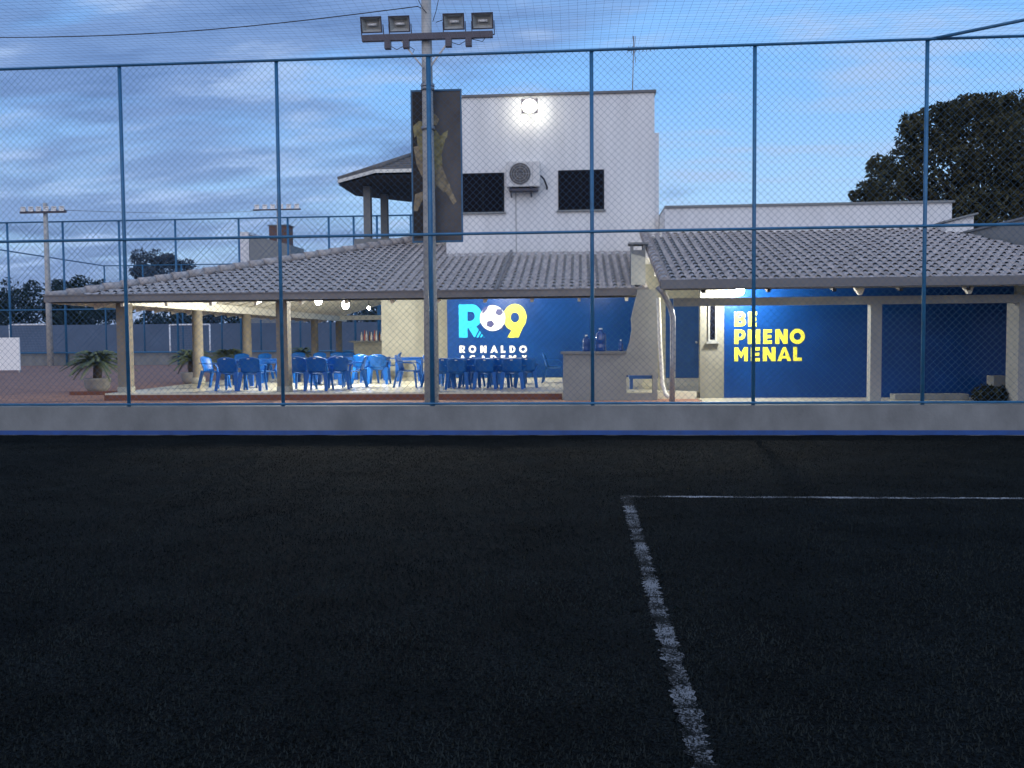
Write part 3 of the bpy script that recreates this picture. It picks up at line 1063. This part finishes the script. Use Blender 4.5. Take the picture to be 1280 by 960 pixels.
# ------------------------------------------------------------------ things hung on the walls
ax0, ax1, ay0, ay1 = 633, 675, 201, 234
a, b = at(ax0, ay1, TWY - .3), at(ax1, ay0, TWY - .3)
ac = thing('air_conditioner', ((a.x + b.x) / 2, TWY, a.z), 'white air conditioner unit mounted on the upper wall between two windows', 'air conditioner')
MB().box((a.x, TWY - .34, a.z), (b.x, TWY - .04, b.z)).build('casing', 'acbody', ac, .02)
fc = Vector((a.x + (b.x - a.x) * .41, TWY - .345, (a.z + b.z) / 2))
fr = (b.z - a.z) * .42
m = MB()
ringp = [(fc.x + fr * math.cos(2 * math.pi * i / 28), TWY - .347, fc.z + fr * math.sin(2 * math.pi * i / 28)) for i in range(28)]
m.add(ringp, [tuple(range(28))])
m.build('fan_opening', 'acdark', ac)
m = MB()
for q in (.35, .6, .82, 1.0):
    pts = [(fc.x + fr * q * math.cos(2 * math.pi * i / 24), TWY - .358, fc.z + fr * q * math.sin(2 * math.pi * i / 24)) for i in range(25)]
    m.tube(pts, .006, 5, False)
for i in range(8):
    t = 2 * math.pi * i / 8
    m.tube([(fc.x, TWY - .358, fc.z), (fc.x + fr * math.cos(t), TWY - .358, fc.z + fr * math.sin(t))], .005, 5)
m.build('grille', 'galv', ac)
MB().box((b.x - .19, TWY - .3445, a.z + .05), (b.x - .186, TWY - .3405, b.z - .05)).build('panel_seam', 'acdark', ac)
for s in (.1, .6):
    MB().bar((a.x + s, TWY - .34, a.z - .02), (a.x + s, TWY - .002, a.z - .02), .04, .03).bar((a.x + s, TWY - .3, a.z - .04), (a.x + s, TWY - .002, a.z - .2), .03, .03).build('bracket', 'steel', ac)
MB().box((a.x + .06, TWY - .3, a.z - .09), (b.x - .06, TWY - .05, a.z - .036)).build('tray', 'steel', ac)
MB().tube([(b.x + .01, TWY - .2, a.z + .28), (b.x + .09, TWY - .16, a.z + .2), (b.x + .16, TWY - .04, a.z + .02), (b.x + .15, TWY - .002, a.z - .02)], .022, 7).build('pipe', 'cable', ac)

c = at(662, 133, TWY - .35)
fw = thing('wall_floodlight', (c.x, TWY, c.z), 'glowing white floodlight at the top of the two storey wall', 'floodlight')
MB().box((c.x - .12, TWY - .36, c.z - .12), (c.x + .12, TWY - .26, c.z + .14)).bar((c.x, TWY - .26, c.z), (c.x, TWY - .002, c.z + .1), .05, .05).build('housing', 'steel', fw)
MB().box((c.x - .2, TWY - .40, c.z - .175), (c.x + .2, TWY - .3605, c.z - .16)).box((c.x - .2, TWY - .40, c.z + .16), (c.x + .2, TWY - .3605, c.z + .175)).box((c.x - .2, TWY - .40, c.z - .159), (c.x - .185, TWY - .3605, c.z + .159)).box((c.x + .185, TWY - .40, c.z - .159), (c.x + .2, TWY - .3605, c.z + .159)).build('rim', 'steel', fw)
MB().box((c.x - .184, TWY - .3712, c.z - .158), (c.x + .184, TWY - .3606, c.z + .158)).build('back_plate', 'steel', fw)  # plate added behind the lens to block its light from the wall
MB().ball((c.x, TWY - .374, c.z), .157, 24, 12, (1.12, .55, 1)).build('lens', 'flood', fw)


def bulb(px, py, Y, r, m, top, label):
    c = at(px, py, Y)
    t = thing('light_bulb', (c.x, Y, c.z), label, 'light bulb', 'lit bulbs under the roofs')
    MB().ball(c, r, 14, 10, (1, 1, 1.15)).build('bulb', m, t)
    MB().lathe((c.x, Y, c.z + r * 1.02), [(.03, 0), (.03, .07)], 10).tube([(c.x, Y, c.z + r + .07), (c.x, Y, top)], .008, 6).build('socket', 'cable', t)


bulb(398, 376, 20.4, .082, 'bulb', 3.02, 'left glowing bulb of the pair under the veranda roof')
bulb(432, 381, 21.2, .088, 'bulb', 3.2, 'right glowing bulb of the pair under the veranda roof')
bulb(461, 385, 30.0, .05, 'bulb3', 3.9, 'small distant glowing bulb above the bar with bottles')
bulb(925, 363, 17.42, .08, 'bulb2', 2.78, 'glowing bulb above the yellow slogan under the annex eave')

bulb(622, 354, 22.6, .072, 'bulb', 3.3, 'bulb behind the eave in front of the emblem on the blue wall')
bulb(752, 352, 22.6, .08, 'bulb3', 3.36, 'bulb behind the eave above the grey counter')

# TV antenna on the tower
c = at(790, 115, TWY + 2)
an_t = thing('tv_antenna', (c.x, TWY + 2, tzt), 'thin television antenna standing on the flat tower roof', 'antenna')
zt0 = at(790, 45, TWY + 2).z
MB().tube([(c.x, TWY + 2, tzt), (c.x + .05, TWY + 2, zt0)], .016, 6).build('mast', 'galv', an_t)
zb = at(790, 62, TWY + 2).z
MB().tube([(c.x - .12, TWY + 2, zb - .02), (c.x + .62, TWY + 2, zb + .03)], .018, 6).build('boom', 'galv', an_t)
m = MB()
for i in range(8):
    x = c.x - .1 + i * .1
    L_ = .28 - i * .015
    m.tube([(x, TWY + 2 - L_, zb), (x, TWY + 2 + L_, zb)], .009, 5)
m.tube([(c.x + .02, TWY + 2, zb - .35), (c.x + .1, TWY + 2, zb + .35)], .008, 5).tube([(c.x + .1, TWY + 2, zb - .35), (c.x + .02, TWY + 2, zb + .35)], .008, 5)
m.build('elements', 'galv', an_t)

# ------------------------------------------------------------------ plastic furniture


def make_chair():
    t = thing('plastic_chair', (0, 0, 0), '-', 'chair', 'blue plastic chairs on the veranda')

    def seat(u, v):
        x, y = (u - .5) * .44, -.23 + v * .44
        z = .43 + .02 * abs(u - .5) * 2 - .015 * math.sin(math.pi * v)
        return Vector((x, y, z)), Vector((0, 0, 1))
    MB().sheet(seat, 6, 5, .018).box((-.2, -.235, .385), (.2, -.22, .425)).build('seat', 'plastic', t)

    def back(u, v):
        wdt = .43 + .05 * v - .10 * max(0, v - .75) * 2
        x = (u - .5) * wdt
        y = .21 + .11 * v - .05 * (2 * (u - .5)) ** 2
        z = .45 + .40 * v - .05 * (v > .9) * (2 * (u - .5)) ** 2
        n = Vector((-.4 * (u - .5), -1, .28)).normalized()
        return Vector((x, y, z)), n
    bk = MB().sheet(back, 10, 6, .016)
    for i in range(3):
        pass
    b = bk.build('backrest', 'plastic', t)
    MB().add([(-.028, .352, .795), (.028, .352, .795), (.028, .358, .815), (-.028, .358, .815)], [(3, 2, 1, 0)]).build('slot_highlight', 'white', b)  # white patch at the slot, its highlight put into the colour
    for s in (-1, 1):
        ar = MB()
        P = [Vector((s * .225, .26, .66)), Vector((s * .27, .10, .655)), Vector((s * .28, -.08, .65)), Vector((s * .268, -.19, .63)), Vector((s * .245, -.23, .54)), Vector((s * .235, -.23, .42))]
        for p, q in zip(P[:-1], P[1:]):
            ar.bar(p, q + (q - p) * .06, .05, .02, upv=(0, -.3, 1) if abs((q - p).z) < .05 else (0, -1, .2))
        ar.build('armrest', 'plastic', t)
        MB().bar((s * .225, -.215, .43), (s * .265, -.26, 0), .055, .05, (0, 1, 0), .042, .036).build('leg', 'plastic', t)
        MB().bar((s * .205, .20, .47), (s * .25, .31, 0), .095, .05, (0, 1, 0), .06, .036).build('leg', 'plastic', t)
    return t


def make_table():
    t = thing('plastic_table', (0, 0, 0), '-', 'table', 'blue plastic tables on the veranda')
    MB().prism_z([(.36 * sx + a * .03 * sx, .36 * sy + b * .03 * sy) for sx, sy, order in ((-1, -1, 0), (1, -1, 1), (1, 1, 0), (-1, 1, 1)) for a, b in (((0, 1), (1, 0)) if order else ((1, 0), (0, 1)))], .695, .72).build('tabletop', 'plastic2', t)
    MB().box((-.36, -.365, .63), (.36, -.35, .694)).box((-.36, .35, .63), (.36, .365, .694)).box((-.365, -.349, .63), (-.35, .349, .694)).box((.35, -.349, .63), (.365, .349, .694)).build('apron', 'plastic2', t)
    for sx in (-1, 1):
        for sy in (-1, 1):
            MB().bar((sx * .28, sy * .28, .694), (sx * .32, sy * .32, 0), .15, .15, (0, 1, 0), .09, .09).build('leg', 'plastic2', t)
    return t


used = {}


def place(maker, key, px, py, rot, label):
    p = on(px, py, FZ)
    if key not in used:
        used[key] = maker()
        o = used[key]
    else:
        o = copy_tree(used[key])
    o.location = (p.x, p.y, FZ)
    o.scale = (.93, .93, .78 if 'front of the mural row' in label else .86)
    o.rotation_euler = (0, 0, R(rot))
    o['label'] = label


T = lambda *a: place(make_table, 't', *a)
C = lambda *a: place(make_chair, 'c', *a)
T(304, 482, 4, 'blue plastic table farthest left on the veranda')
T(381, 478, -6, 'blue plastic table just right of the post in the veranda middle')
T(412, 481, 8, 'blue plastic table under the right bulb of the pair')
T(470, 475, 3, 'blue plastic table by the cream wall beneath the bar')
T(566, 480, 0, 'left table of the row before the painted wall')
T(603, 480, 0, 'middle table of the row before the painted wall')
T(640, 480, 0, 'right table of the row before the painted wall')
T(345, 478, 10, 'blue plastic table half hidden behind the middle veranda post')
T(437, 474, -4, 'blue plastic table right below the bar with bottles')
T(512, 476, 6, 'blue plastic table against the cream wall left of the mural')
# facing: 0 = towards the pitch, 180 = back to the pitch, 90 = facing right, -90 = facing left
C(269, 485, 80, 'leftmost blue chair on the veranda, sideways with its seat to the right')
C(290, 488, 176, 'blue chair showing its back, second from left beside the leftmost table')
C(316, 488, 186, 'blue chair with its back to the pitch right of the leftmost table')
C(336, 484, -78, 'blue chair turned left, just left of the middle veranda post')
C(300, 474, 5, 'blue chair facing the pitch behind the leftmost table')
C(326, 474, -12, 'blue chair behind the leftmost table, the right of two there')
C(366, 478, 70, 'blue chair sideways just right of the middle veranda post')
C(377, 487, 172, 'blue chair with its back out, right of the middle post at the front')
C(399, 488, 181, 'blue chair back standing below the gap between the two bulbs')
C(424, 486, 190, 'blue chair back standing below the right bulb of the pair')
C(443, 484, -80, 'blue chair facing left at the table under the right bulb')
C(372, 470, 10, 'blue chair behind the table right of the middle post')
C(396, 471, -8, 'blue chair facing the pitch between the two middle tables')
C(420, 470, 4, 'blue chair facing the pitch behind the table under the right bulb')
C(436, 469, 20, 'blue chair at the back, in front of the bar with bottles')
C(457, 479, 168, 'blue chair at the left of the table beneath the bar')
C(474, 480, 184, 'blue chair showing its back before the table beneath the bar')
C(489, 473, -85, 'blue chair facing left against the cream wall')
C(511, 484, 86, 'lone blue armchair sideways left of the dark post before the mural row')
C(546, 484, 120, 'blue chair at the left end of the mural row, turned aside')
C(555, 485, 184, 'leftmost blue chair back along the front of the mural row tables')
C(573, 486, 180, 'second from left blue chair back along the front of the mural row tables')
C(590, 484, 176, 'third from left blue chair back along the front of the mural row tables')
C(607, 486, 182, 'middle blue chair back along the front of the mural row tables')
C(625, 484, 178, 'third from right blue chair back along the front of the mural row tables')
C(641, 486, 180, 'second from right blue chair back along the front of the mural row tables')
C(657, 484, 186, 'rightmost blue chair back along the front of the mural row tables')
C(693, 478, 88, 'blue chair half hidden behind the left end of the grey counter')

# bench seen through the wall opening
b0, b1 = on(786, 486, FZ), on(822, 486, FZ)
bz = at(800, 469, b0.y).z
bh = thing('bench', ((b0.x + b1.x) / 2, b0.y, FZ), 'low dark blue bench seen through the opening in the grey wall', 'bench')
MB().box((b0.x, b0.y - .15, bz - .07), (b1.x, b0.y + .15, bz)).build('seat', 'door', bh)
for x in (b0.x + .05, b1.x - .05):
    MB().box((x - .03, b0.y - .12, FZ), (x + .03, b0.y + .12, bz - .0705)).build('leg', 'door', bh)

# water bottles on the counter
for i, (px, h, r, m_, lab) in enumerate(((733, .30, .075, 'door', 'dark blue water drum on the left of the grey counter'), (751, .43, .105, 'water', 'large shiny blue water bottle on the grey counter'), (776, .20, .045, 'water', 'small blue bottle at the right end of the grey counter'))):
    x = at(px, 437, CY + .25).x
    z0 = ctop + .01
    t = thing('water_bottle', (x, CY + .25, z0), lab, 'bottle', 'bottles on the grey counter')
    MB().lathe((x, CY + .25, z0), [(r * .92, 0), (r, .02), (r, h * .3), (r * .95, h * .33), (r, h * .36), (r, h * .72), (r * .8, h * .84), (r * .32, h * .9), (r * .32, h)], 18).build('body', m_, t)
    MB().lathe((x, CY + .25, z0 + h), [(r * .36, 0), (r * .36, .03)], 12).build('cap', 'white', t)
# bottles on the bar
ks = ['clearb', 'redb', 'clearb', 'brownb', 'clearb', 'redb', 'clearb', 'brownb', 'clearb']
nm = {'clearb': 'pale', 'redb': 'reddish', 'brownb': 'brown'}
for i, k_ in enumerate(ks):
    x = at(452 + i * 3.1, 424, 31.2).x
    h = .30 + .07 * ((i * 7) % 4) / 3
    o = MB().lathe((x, 31.2 + .1 * (i % 2), q0.z + .001), [(.038, 0), (.04, .02), (.04, h * .55), (.016, h * .75), (.016, h)], 10).build('bar_bottle', k_)
    tag(o, '%s bottle in the cluster standing on the bar at the veranda back' % nm[k_], 'bottle', '%s bottles on the bar' % nm[k_])

# ------------------------------------------------------------------ yard: palms, planters, blocks


def palm(px, py, n, ln, label, seed, pot=True):
    rnd = random.Random(seed)
    p = on(px, py, GZ)
    t = thing('potted_palm' if pot else 'palm', (p.x, p.y, GZ), label, 'palm', 'palms beside the veranda')
    z0 = GZ
    if pot:
        MB().lathe((p.x, p.y, GZ), [(.20, 0), (.29, .12), (.31, .30), (.33, .34), (.27, .345)], 16).build('pot', 'pot', t)
        z0 = GZ + .34
    MB().tube([(p.x, p.y, z0), (p.x + .02, p.y, z0 + .20), (p.x, p.y, z0 + .40)], [.10, .11, .08], 9).build('trunk', 'bark', t)
    m = MB()
    for i in range(n):
        az_, el = rnd.uniform(0, 2 * math.pi), rnd.uniform(.1, 1.25)
        d = Vector((math.cos(az_), math.sin(az_), 0))
        L = ln * rnd.uniform(.8, 1.1)
        pts = []
        for j in range(8):
            s = j / 7 * L
            pts.append(Vector((p.x, p.y, z0 + .38)) + d * (s * math.cos(el) + .12 * s * s) + Vector((0, 0, s * math.sin(el) - .62 * s * s / ln)))
        m.tube(pts, [.010] * 7 + [.003], 4, False)
        side = d.cross(Vector((0, 0, 1)))
        for j in range(1, 8):
            for h in range(4):
                c0 = pts[j - 1].lerp(pts[j], h / 4)
                dirv = (pts[j] - pts[j - 1]).normalized()
                ll = .26 * ln * (1.05 - j / 9)
                for s in (-1, 1):
                    e = c0 + (side * s * .8 + dirv * .55 + Vector((0, 0, -.25))) * ll
                    wv = dirv * .02
                    m.add([c0 - wv, c0 + wv, e], [(0, 1, 2)])
    m.build('fronds', 'frond', t)


palm(122, 490, 70, .85, 'spiky palm in a grey pot on the paving left of the corner post', 1)
palm(240, 480, 60, .78, 'spiky palm just behind the second veranda column', 2)
palm(288, 476, 60, .78, 'spiky palm behind the leftmost group of blue chairs', 3)
palm(378, 462, 24, .8, 'farthest spiky palm, seen above the middle blue chairs', 4)
kb0, kb1 = on(88, 494, GZ), on(238, 474, GZ)
tag(MB().bar((kb0.x, kb0.y, GZ + .04), (PX - .5, kb0.y + .2, GZ + .04), .1, .09).bar((PX - .48, kb0.y + .25, GZ + .04), (PX - .48, 34, GZ + .04), .1, .09).build('planter_kerb', 'step'), 'dark red planter kerb on the paving beside the veranda', 'kerb')

c0, c1 = on(1126, 503, GZ), on(1222, 503, GZ)
tag(MB().box((c0.x, 17.2, GZ + .02), (c1.x, 17.5, GZ + .13)).build('concrete_slab', 'concrete', None, .01), 'pale concrete slab lying on the porch floor by the dark wall', 'slab')
c = at(1248, 477, 17.4)
tag(MB().box((c.x - .13, 17.3, GZ + .02), (c.x + .13, 17.6, c.z + .11)).build('concrete_block', 'concrete', None, .01), 'grey concrete block standing behind the dark shrub', 'block')


def leafcloud(clumps, n, size, rnd, flat=.0):
    m = MB()
    vs, fs = [], []
    for cx, cy, cz, rx, ry, rz, share in clumps:
        for _ in range(int(n * share)):
            while True:
                a, b, c_ = rnd.uniform(-1, 1), rnd.uniform(-1, 1), rnd.uniform(-1, 1)
                q = a * a + b * b + c_ * c_
                if q < 1 and rnd.random() < .25 + .75 * q:
                    break
            p = Vector((cx + a * rx, cy + b * ry, cz + c_ * rz))
            u = Vector((rnd.gauss(0, 1), rnd.gauss(0, 1), rnd.gauss(0, 1))).normalized()
            w = u.cross(Vector((rnd.gauss(0, 1), rnd.gauss(0, 1), rnd.gauss(0, 1)))).normalized()
            s = size * rnd.uniform(.6, 1.3)
            o = len(vs)
            vs += [p - u * s, p + w * s * .38, p + u * s, p - w * s * .38]
            fs.append((o, o + 1, o + 2, o + 3))
    return m.add(vs, fs)


rnd = random.Random(5)
c = at(1258, 492, 16.7)
sh = thing('shrub', (c.x, 16.7, GZ), 'low dark shrub at the right edge in front of the brick pillar', 'shrub')
leafcloud([(c.x + random.uniform(-.35, .5), 16.7 + random.uniform(-.15, .15), GZ + random.uniform(.05, .22), .25, .2, .17, .1) for _ in range(10)], 2600, .05, rnd).build('foliage', 'hedge', sh)
MB().tube([(c.x, 16.7, GZ), (c.x, 16.7, GZ + .2)], .02, 6).build('stem', 'bark', sh)

# ------------------------------------------------------------------ trees


def tree(name, base, h, clumps, n, size, leaf, label, seed, group=None, trunk_r=.25):
    rnd = random.Random(seed)
    t = thing(name, base, label, 'tree', group)
    leafcloud(clumps, n, size, rnd).build('crown', leaf, t)
    m = MB()
    b = Vector(base)
    fork = b + Vector((0, 0, h * .42))
    m.tube([b, b + Vector((trunk_r * .3, 0, h * .22)), fork], [trunk_r, trunk_r * .8, trunk_r * .62], 9)
    for cx, cy, cz, rx, ry, rz, s in clumps[:14]:
        e = Vector((cx, cy, cz))
        mid = fork.lerp(e, .5) + Vector((rnd.uniform(-.2, .2), rnd.uniform(-.2, .2), .15 * h * .2))
        m.tube([fork, mid, e], [trunk_r * .42, trunk_r * .22, trunk_r * .05], 6)
    m.build('trunk', 'bark', t)


# big dark tree over the annex: clumps follow the outline in the photo
TY = 29
outline = [(1085, 245, 20), (1110, 232, 26), (1100, 250, 18), (1135, 215, 34), (1150, 180, 26), (1172, 160, 32), (1170, 215, 44), (1210, 150, 34), (1190, 145, 20), (1245, 148, 34), (1225, 185, 46), (1262, 190, 46), (1240, 235, 52), (1190, 255, 40), (1285, 160, 34), (1300, 200, 48), (1310, 245, 50), (1270, 265, 46), (1225, 270, 40), (1140, 250, 26), (1340, 190, 44), (1350, 240, 50), (1268, 135, 22), (1073, 250, 10), (1066, 244, 6), (1092, 232, 8), (1084, 250, 10), (1105, 238, 9), (1078, 238, 5), (1204, 132, 14)]
for _ in range(46):
    t_ = random.uniform(R(100), R(262)) if random.random() < .5 else random.uniform(R(40), R(150))
    q_ = random.uniform(.93, 1.10)
    outline.append((1228 + 128 * q_ * math.cos(t_), 240 - 108 * q_ * math.sin(t_), random.uniform(6, 13)))
outline = [o for o in outline if o[1] < 275]
clumps = []
for x, y, r_ in outline:
    yy = TY + random.uniform(-1.6, 1.6)
    p = at(x, y, yy)
    k_ = r_ * TY / FOC
    clumps.append((p.x, p.y, p.z, k_, k_, k_ * .92, (r_ / 36) ** 2 / 26))
bx = at(1240, 200, TY).x
tree('big_tree', (bx, TY, GZ), 7.5, clumps, 30000, .095, 'leaf', 'big dark leafy tree rising behind the annex at the right', 11, None, .3)

# line of trees far beyond the second court
rnd = random.Random(21)
n_far = 0
far_spots = [(x, y, r_ * 1.25) for x, y, r_ in [(-30, 352, 40), (6, 362, 34), (40, 350, 36), (72, 358, 30), (98, 347, 26), (120, 352, 28), (150, 366, 30), (262, 360, 34), (300, 356, 36), (345, 368, 34), (390, 366, 36), (440, 368, 36), (480, 366, 34), (-70, 350, 40), (225, 362, 34)]]
labels_far = ['dark tree far left at the picture edge beyond the second court', ]
for i, (x, y, r_) in enumerate(far_spots):
    Y = 86 + (i * 5) % 14
    k_ = Y / FOC
    cl_ = []
    top = at(x, y, Y)
    base = at(x, 440, Y)
    for j in range(9):
        qx = x + rnd.uniform(-.9, .9) * r_
        qy = y + rnd.uniform(8, 58)
        p = at(qx, qy, Y + rnd.uniform(-2, 2))
        rr_ = rnd.uniform(.3, .55) * r_ * k_
        cl_.append((p.x, p.y, p.z, rr_, rr_, rr_ * .85, 1 / 11))
    cl_.append((top.x, Y, top.z - 1.0, .25 * r_ * k_, .25 * r_ * k_, 1.0, 1 / 11))
    tree('far_tree', (base.x, Y, GZ), top.z - 1, cl_, 2600, .24, 'leaf2',
         'dark bushy tree in the row beyond the far court wall', 100 + i, 'trees beyond the far court', .2)
for i, (x, y, r_) in enumerate(((186, 316, 24), (216, 322, 22))):
    Y = 98
    k_ = Y / FOC
    cl_ = []
    for j in range(20):
        p = at(x + rnd.gauss(0, .45) * r_, y + rnd.uniform(0, 34), Y + rnd.uniform(-1, 1))
        rr_ = rnd.uniform(.25, .5) * r_ * k_
        cl_.append((p.x, p.y, p.z, rr_, rr_, rr_ * .8, 1 / 11))
    b = at(x, 430, Y)
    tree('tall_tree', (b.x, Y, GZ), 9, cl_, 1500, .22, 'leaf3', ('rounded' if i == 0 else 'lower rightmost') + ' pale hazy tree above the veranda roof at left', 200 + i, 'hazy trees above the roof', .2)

# ------------------------------------------------------------------ far court
F2 = 47.0
ff = thing('far_fence', (-25, F2, GZ), 'tall blue mesh fence standing in front of the second court at left', 'fence', 'far court fences')
ftz = 8.15
xs0 = at(13, 400, F2).x
fx = [xs0 - 3.0, xs0] + [at(x, 400, F2).x for x in (82, 152, 222, 301, 362, 413, 444, 473, 515)]
for x in fx:
    MB().tube([(x, F2, GZ), (x, F2, ftz)], .06, 8).build('post', 'fence', ff)
for z in (ftz, 3.4, 1.05):
    MB().tube([(fx[0], F2 - .07, z), (-3, F2 - .07, z)], .045, 6).build('rail', 'fence', ff)
chain(fx[0], -3, 1.05, ftz, F2, .30, .0055).build('mesh', 'wire', ff)
lw = MB().box((fx[0] - 10, F2 + .12, GZ - .1), (-3, F2 + .32, 1.0)).build('kerb_wall', 'concrete')
tag(lw, 'low grey concrete wall below the far blue fence', 'wall')
B2 = 74.0
sx = at(130, 329, B2).x
bf = thing('far_back_fence', (sx, B2, GZ), 'most distant blue fence closing the second court with its side run', 'fence', 'far court fences')
for i in range(9):
    x = sx + i * 3.4
    MB().tube([(x, B2, GZ), (x, B2, ftz)], .07, 6).build('post', 'fence', bf)
for y in (66, 58, 50):
    MB().tube([(sx, y, GZ), (sx, y, ftz)], .07, 6).build('post', 'fence', bf)
MB().tube([(sx, 49, ftz), (sx, B2, ftz)], .05, 6).build('rail', 'fence', bf)
MB().tube([(sx, B2, ftz), (sx + 30, B2, ftz)], .05, 6).build('rail', 'fence', bf)
chain(sx, sx + 30, 3.2, ftz, B2, .5, .008).build('mesh', 'wire', bf)
wz = at(200, 405, B2 + 2).z
w_ = MB().box((-62, B2 + 2, GZ - .1), (4, B2 + 2.3, wz)).build('far_wall', 'farwall')
tag(w_, 'long pale blue wall at the back of the second court', 'wall')


def goal(x0, x1, yt, Y, label):
    a, b = at(x0, yt, Y), at(x1, yt, Y)
    t = thing('goal', ((a.x + b.x) / 2, Y, GZ), label, 'goal', 'goals on the far court')
    z0, z1 = GZ, a.z
    for x in (a.x, b.x):
        MB().tube([(x, Y, z0), (x, Y, z1)], .06, 8).build('post', 'white', t)
    MB().tube([(a.x, Y, z1), (b.x, Y, z1)], .06, 8).build('crossbar', 'white', t)
    m = MB()
    n = 14
    for i in range(n + 1):
        x = a.x + (b.x - a.x) * i / n
        m.tube([(x, Y, z1), (x, Y + 1, z0)], .008, 3, False)
        f = i / n
        m.tube([(a.x, Y + f, z1 + (z0 - z1) * f), (b.x, Y + f, z1 + (z0 - z1) * f)], .008, 3, False)
    m.build('goal_net', 'net', t)


goal(12, 64, 406, 60, 'white goal on the second court at the far left')
goal(212, 262, 406, 64, 'white goal on the second court seen between the veranda posts')

for px, ytop, ybar, Y, hw, lab in ((58, 254, 262, 46.3, 31, 'distant floodlight pole at the far left beside the second court'), (348, 250, 259, 83, 31, 'most distant floodlight pole rising behind the small hut')):
    p = at(px, 300, Y)
    t = thing('floodlight_pole', (p.x, Y, GZ), lab, 'light pole', 'floodlight poles')
    MB().tube([(p.x, Y, GZ - .1), (p.x, Y, at(px, ytop, Y).z)], [.17, .11], 10).build('pole', 'concrete_old', t)
    zb_ = at(px, ybar + 3, Y - .2).z
    w = hw * Y / FOC
    MB().box((p.x - w, Y - .26, zb_ - .06), (p.x + w, Y - .15, zb_ + .06)).build('crossarm', 'steel', t)
    for i in range(6):
        if i in (2, 3) and px == 58:
            pass
        x = p.x - w + (i + .5) * 2 * w / 6
        if abs(x - p.x) < .18:
            continue
        big = 1.0 if Y < 60 else 1.7
        floodlight(t, (x, Y - .3, zb_ + .16 * big), .27 * big, .26 * big, -.12, ('white', 'white'))
A, B = at(62, 262, 46.2), at(345, 262, 82.9)
for sag, dz_, lab in ((.25, 0, 'thin black wire strung between the two distant floodlight poles'),):
    tag(MB().tube([(A.x + (B.x - A.x) * i / 12, A.y + (B.y - A.y) * i / 12, A.z + (B.z - A.z) * i / 12 - sag * math.sin(math.pi * i / 12)) for i in range(13)], .014, 5).build('wire', 'cable'), lab, 'cable')

# hut with a slanting parapet, brick water tower behind it
HY = 80
h0, h1, h2 = at(300, 290, HY), at(311, 290, HY), at(363, 306, HY)
hz = at(303, 290, HY).z
ht = thing('hut', ((h0.x + h2.x) / 2, HY, GZ), 'small pale hut with a slanting top showing above the veranda roof', 'hut')
MB().prism_y([(h1.x, GZ), (h2.x, GZ), (h2.x, at(363, 306, HY).z), (h1.x, at(311, 293, HY).z)], HY, HY + 4).build('wall', 'plaster_grey', ht)
MB().box((h0.x, HY - .08, GZ), (h1.x, HY + 4, hz)).build('pilaster', 'plaster', ht)  # the hut's left face, given a paler plaster than the rest
k0, k1 = at(331, 300, HY + 3), at(355, 280, HY + 3)
MB().box((k0.x, HY + 4.2, 4.5), (k1.x, HY + 5.6, k1.z)).build('brick_tower', 'brick', ht)
MB().box((k0.x - .1, HY + 4.1, k1.z + .002), (k1.x + .1, HY + 5.7, k1.z + .1)).build('slab', 'concrete', ht)

# white board leaning at the left edge
w0, w1 = at(-14, 456, 36), at(25, 456, 36)
wz1 = at(10, 422, 36).z
wb = thing('white_board', ((w0.x + w1.x) / 2, 36, GZ), 'blank white board standing on the paving at the left edge', 'board')
MB().box((w0.x, 36, GZ + .1), (w1.x, 36.05, wz1)).build('panel', 'white', wb)
for x in (w0.x + .08, w1.x - .08):
    MB().box((x - .03, 36.051, GZ), (x + .03, 36.11, wz1 - .1)).build('leg', 'galv', wb)
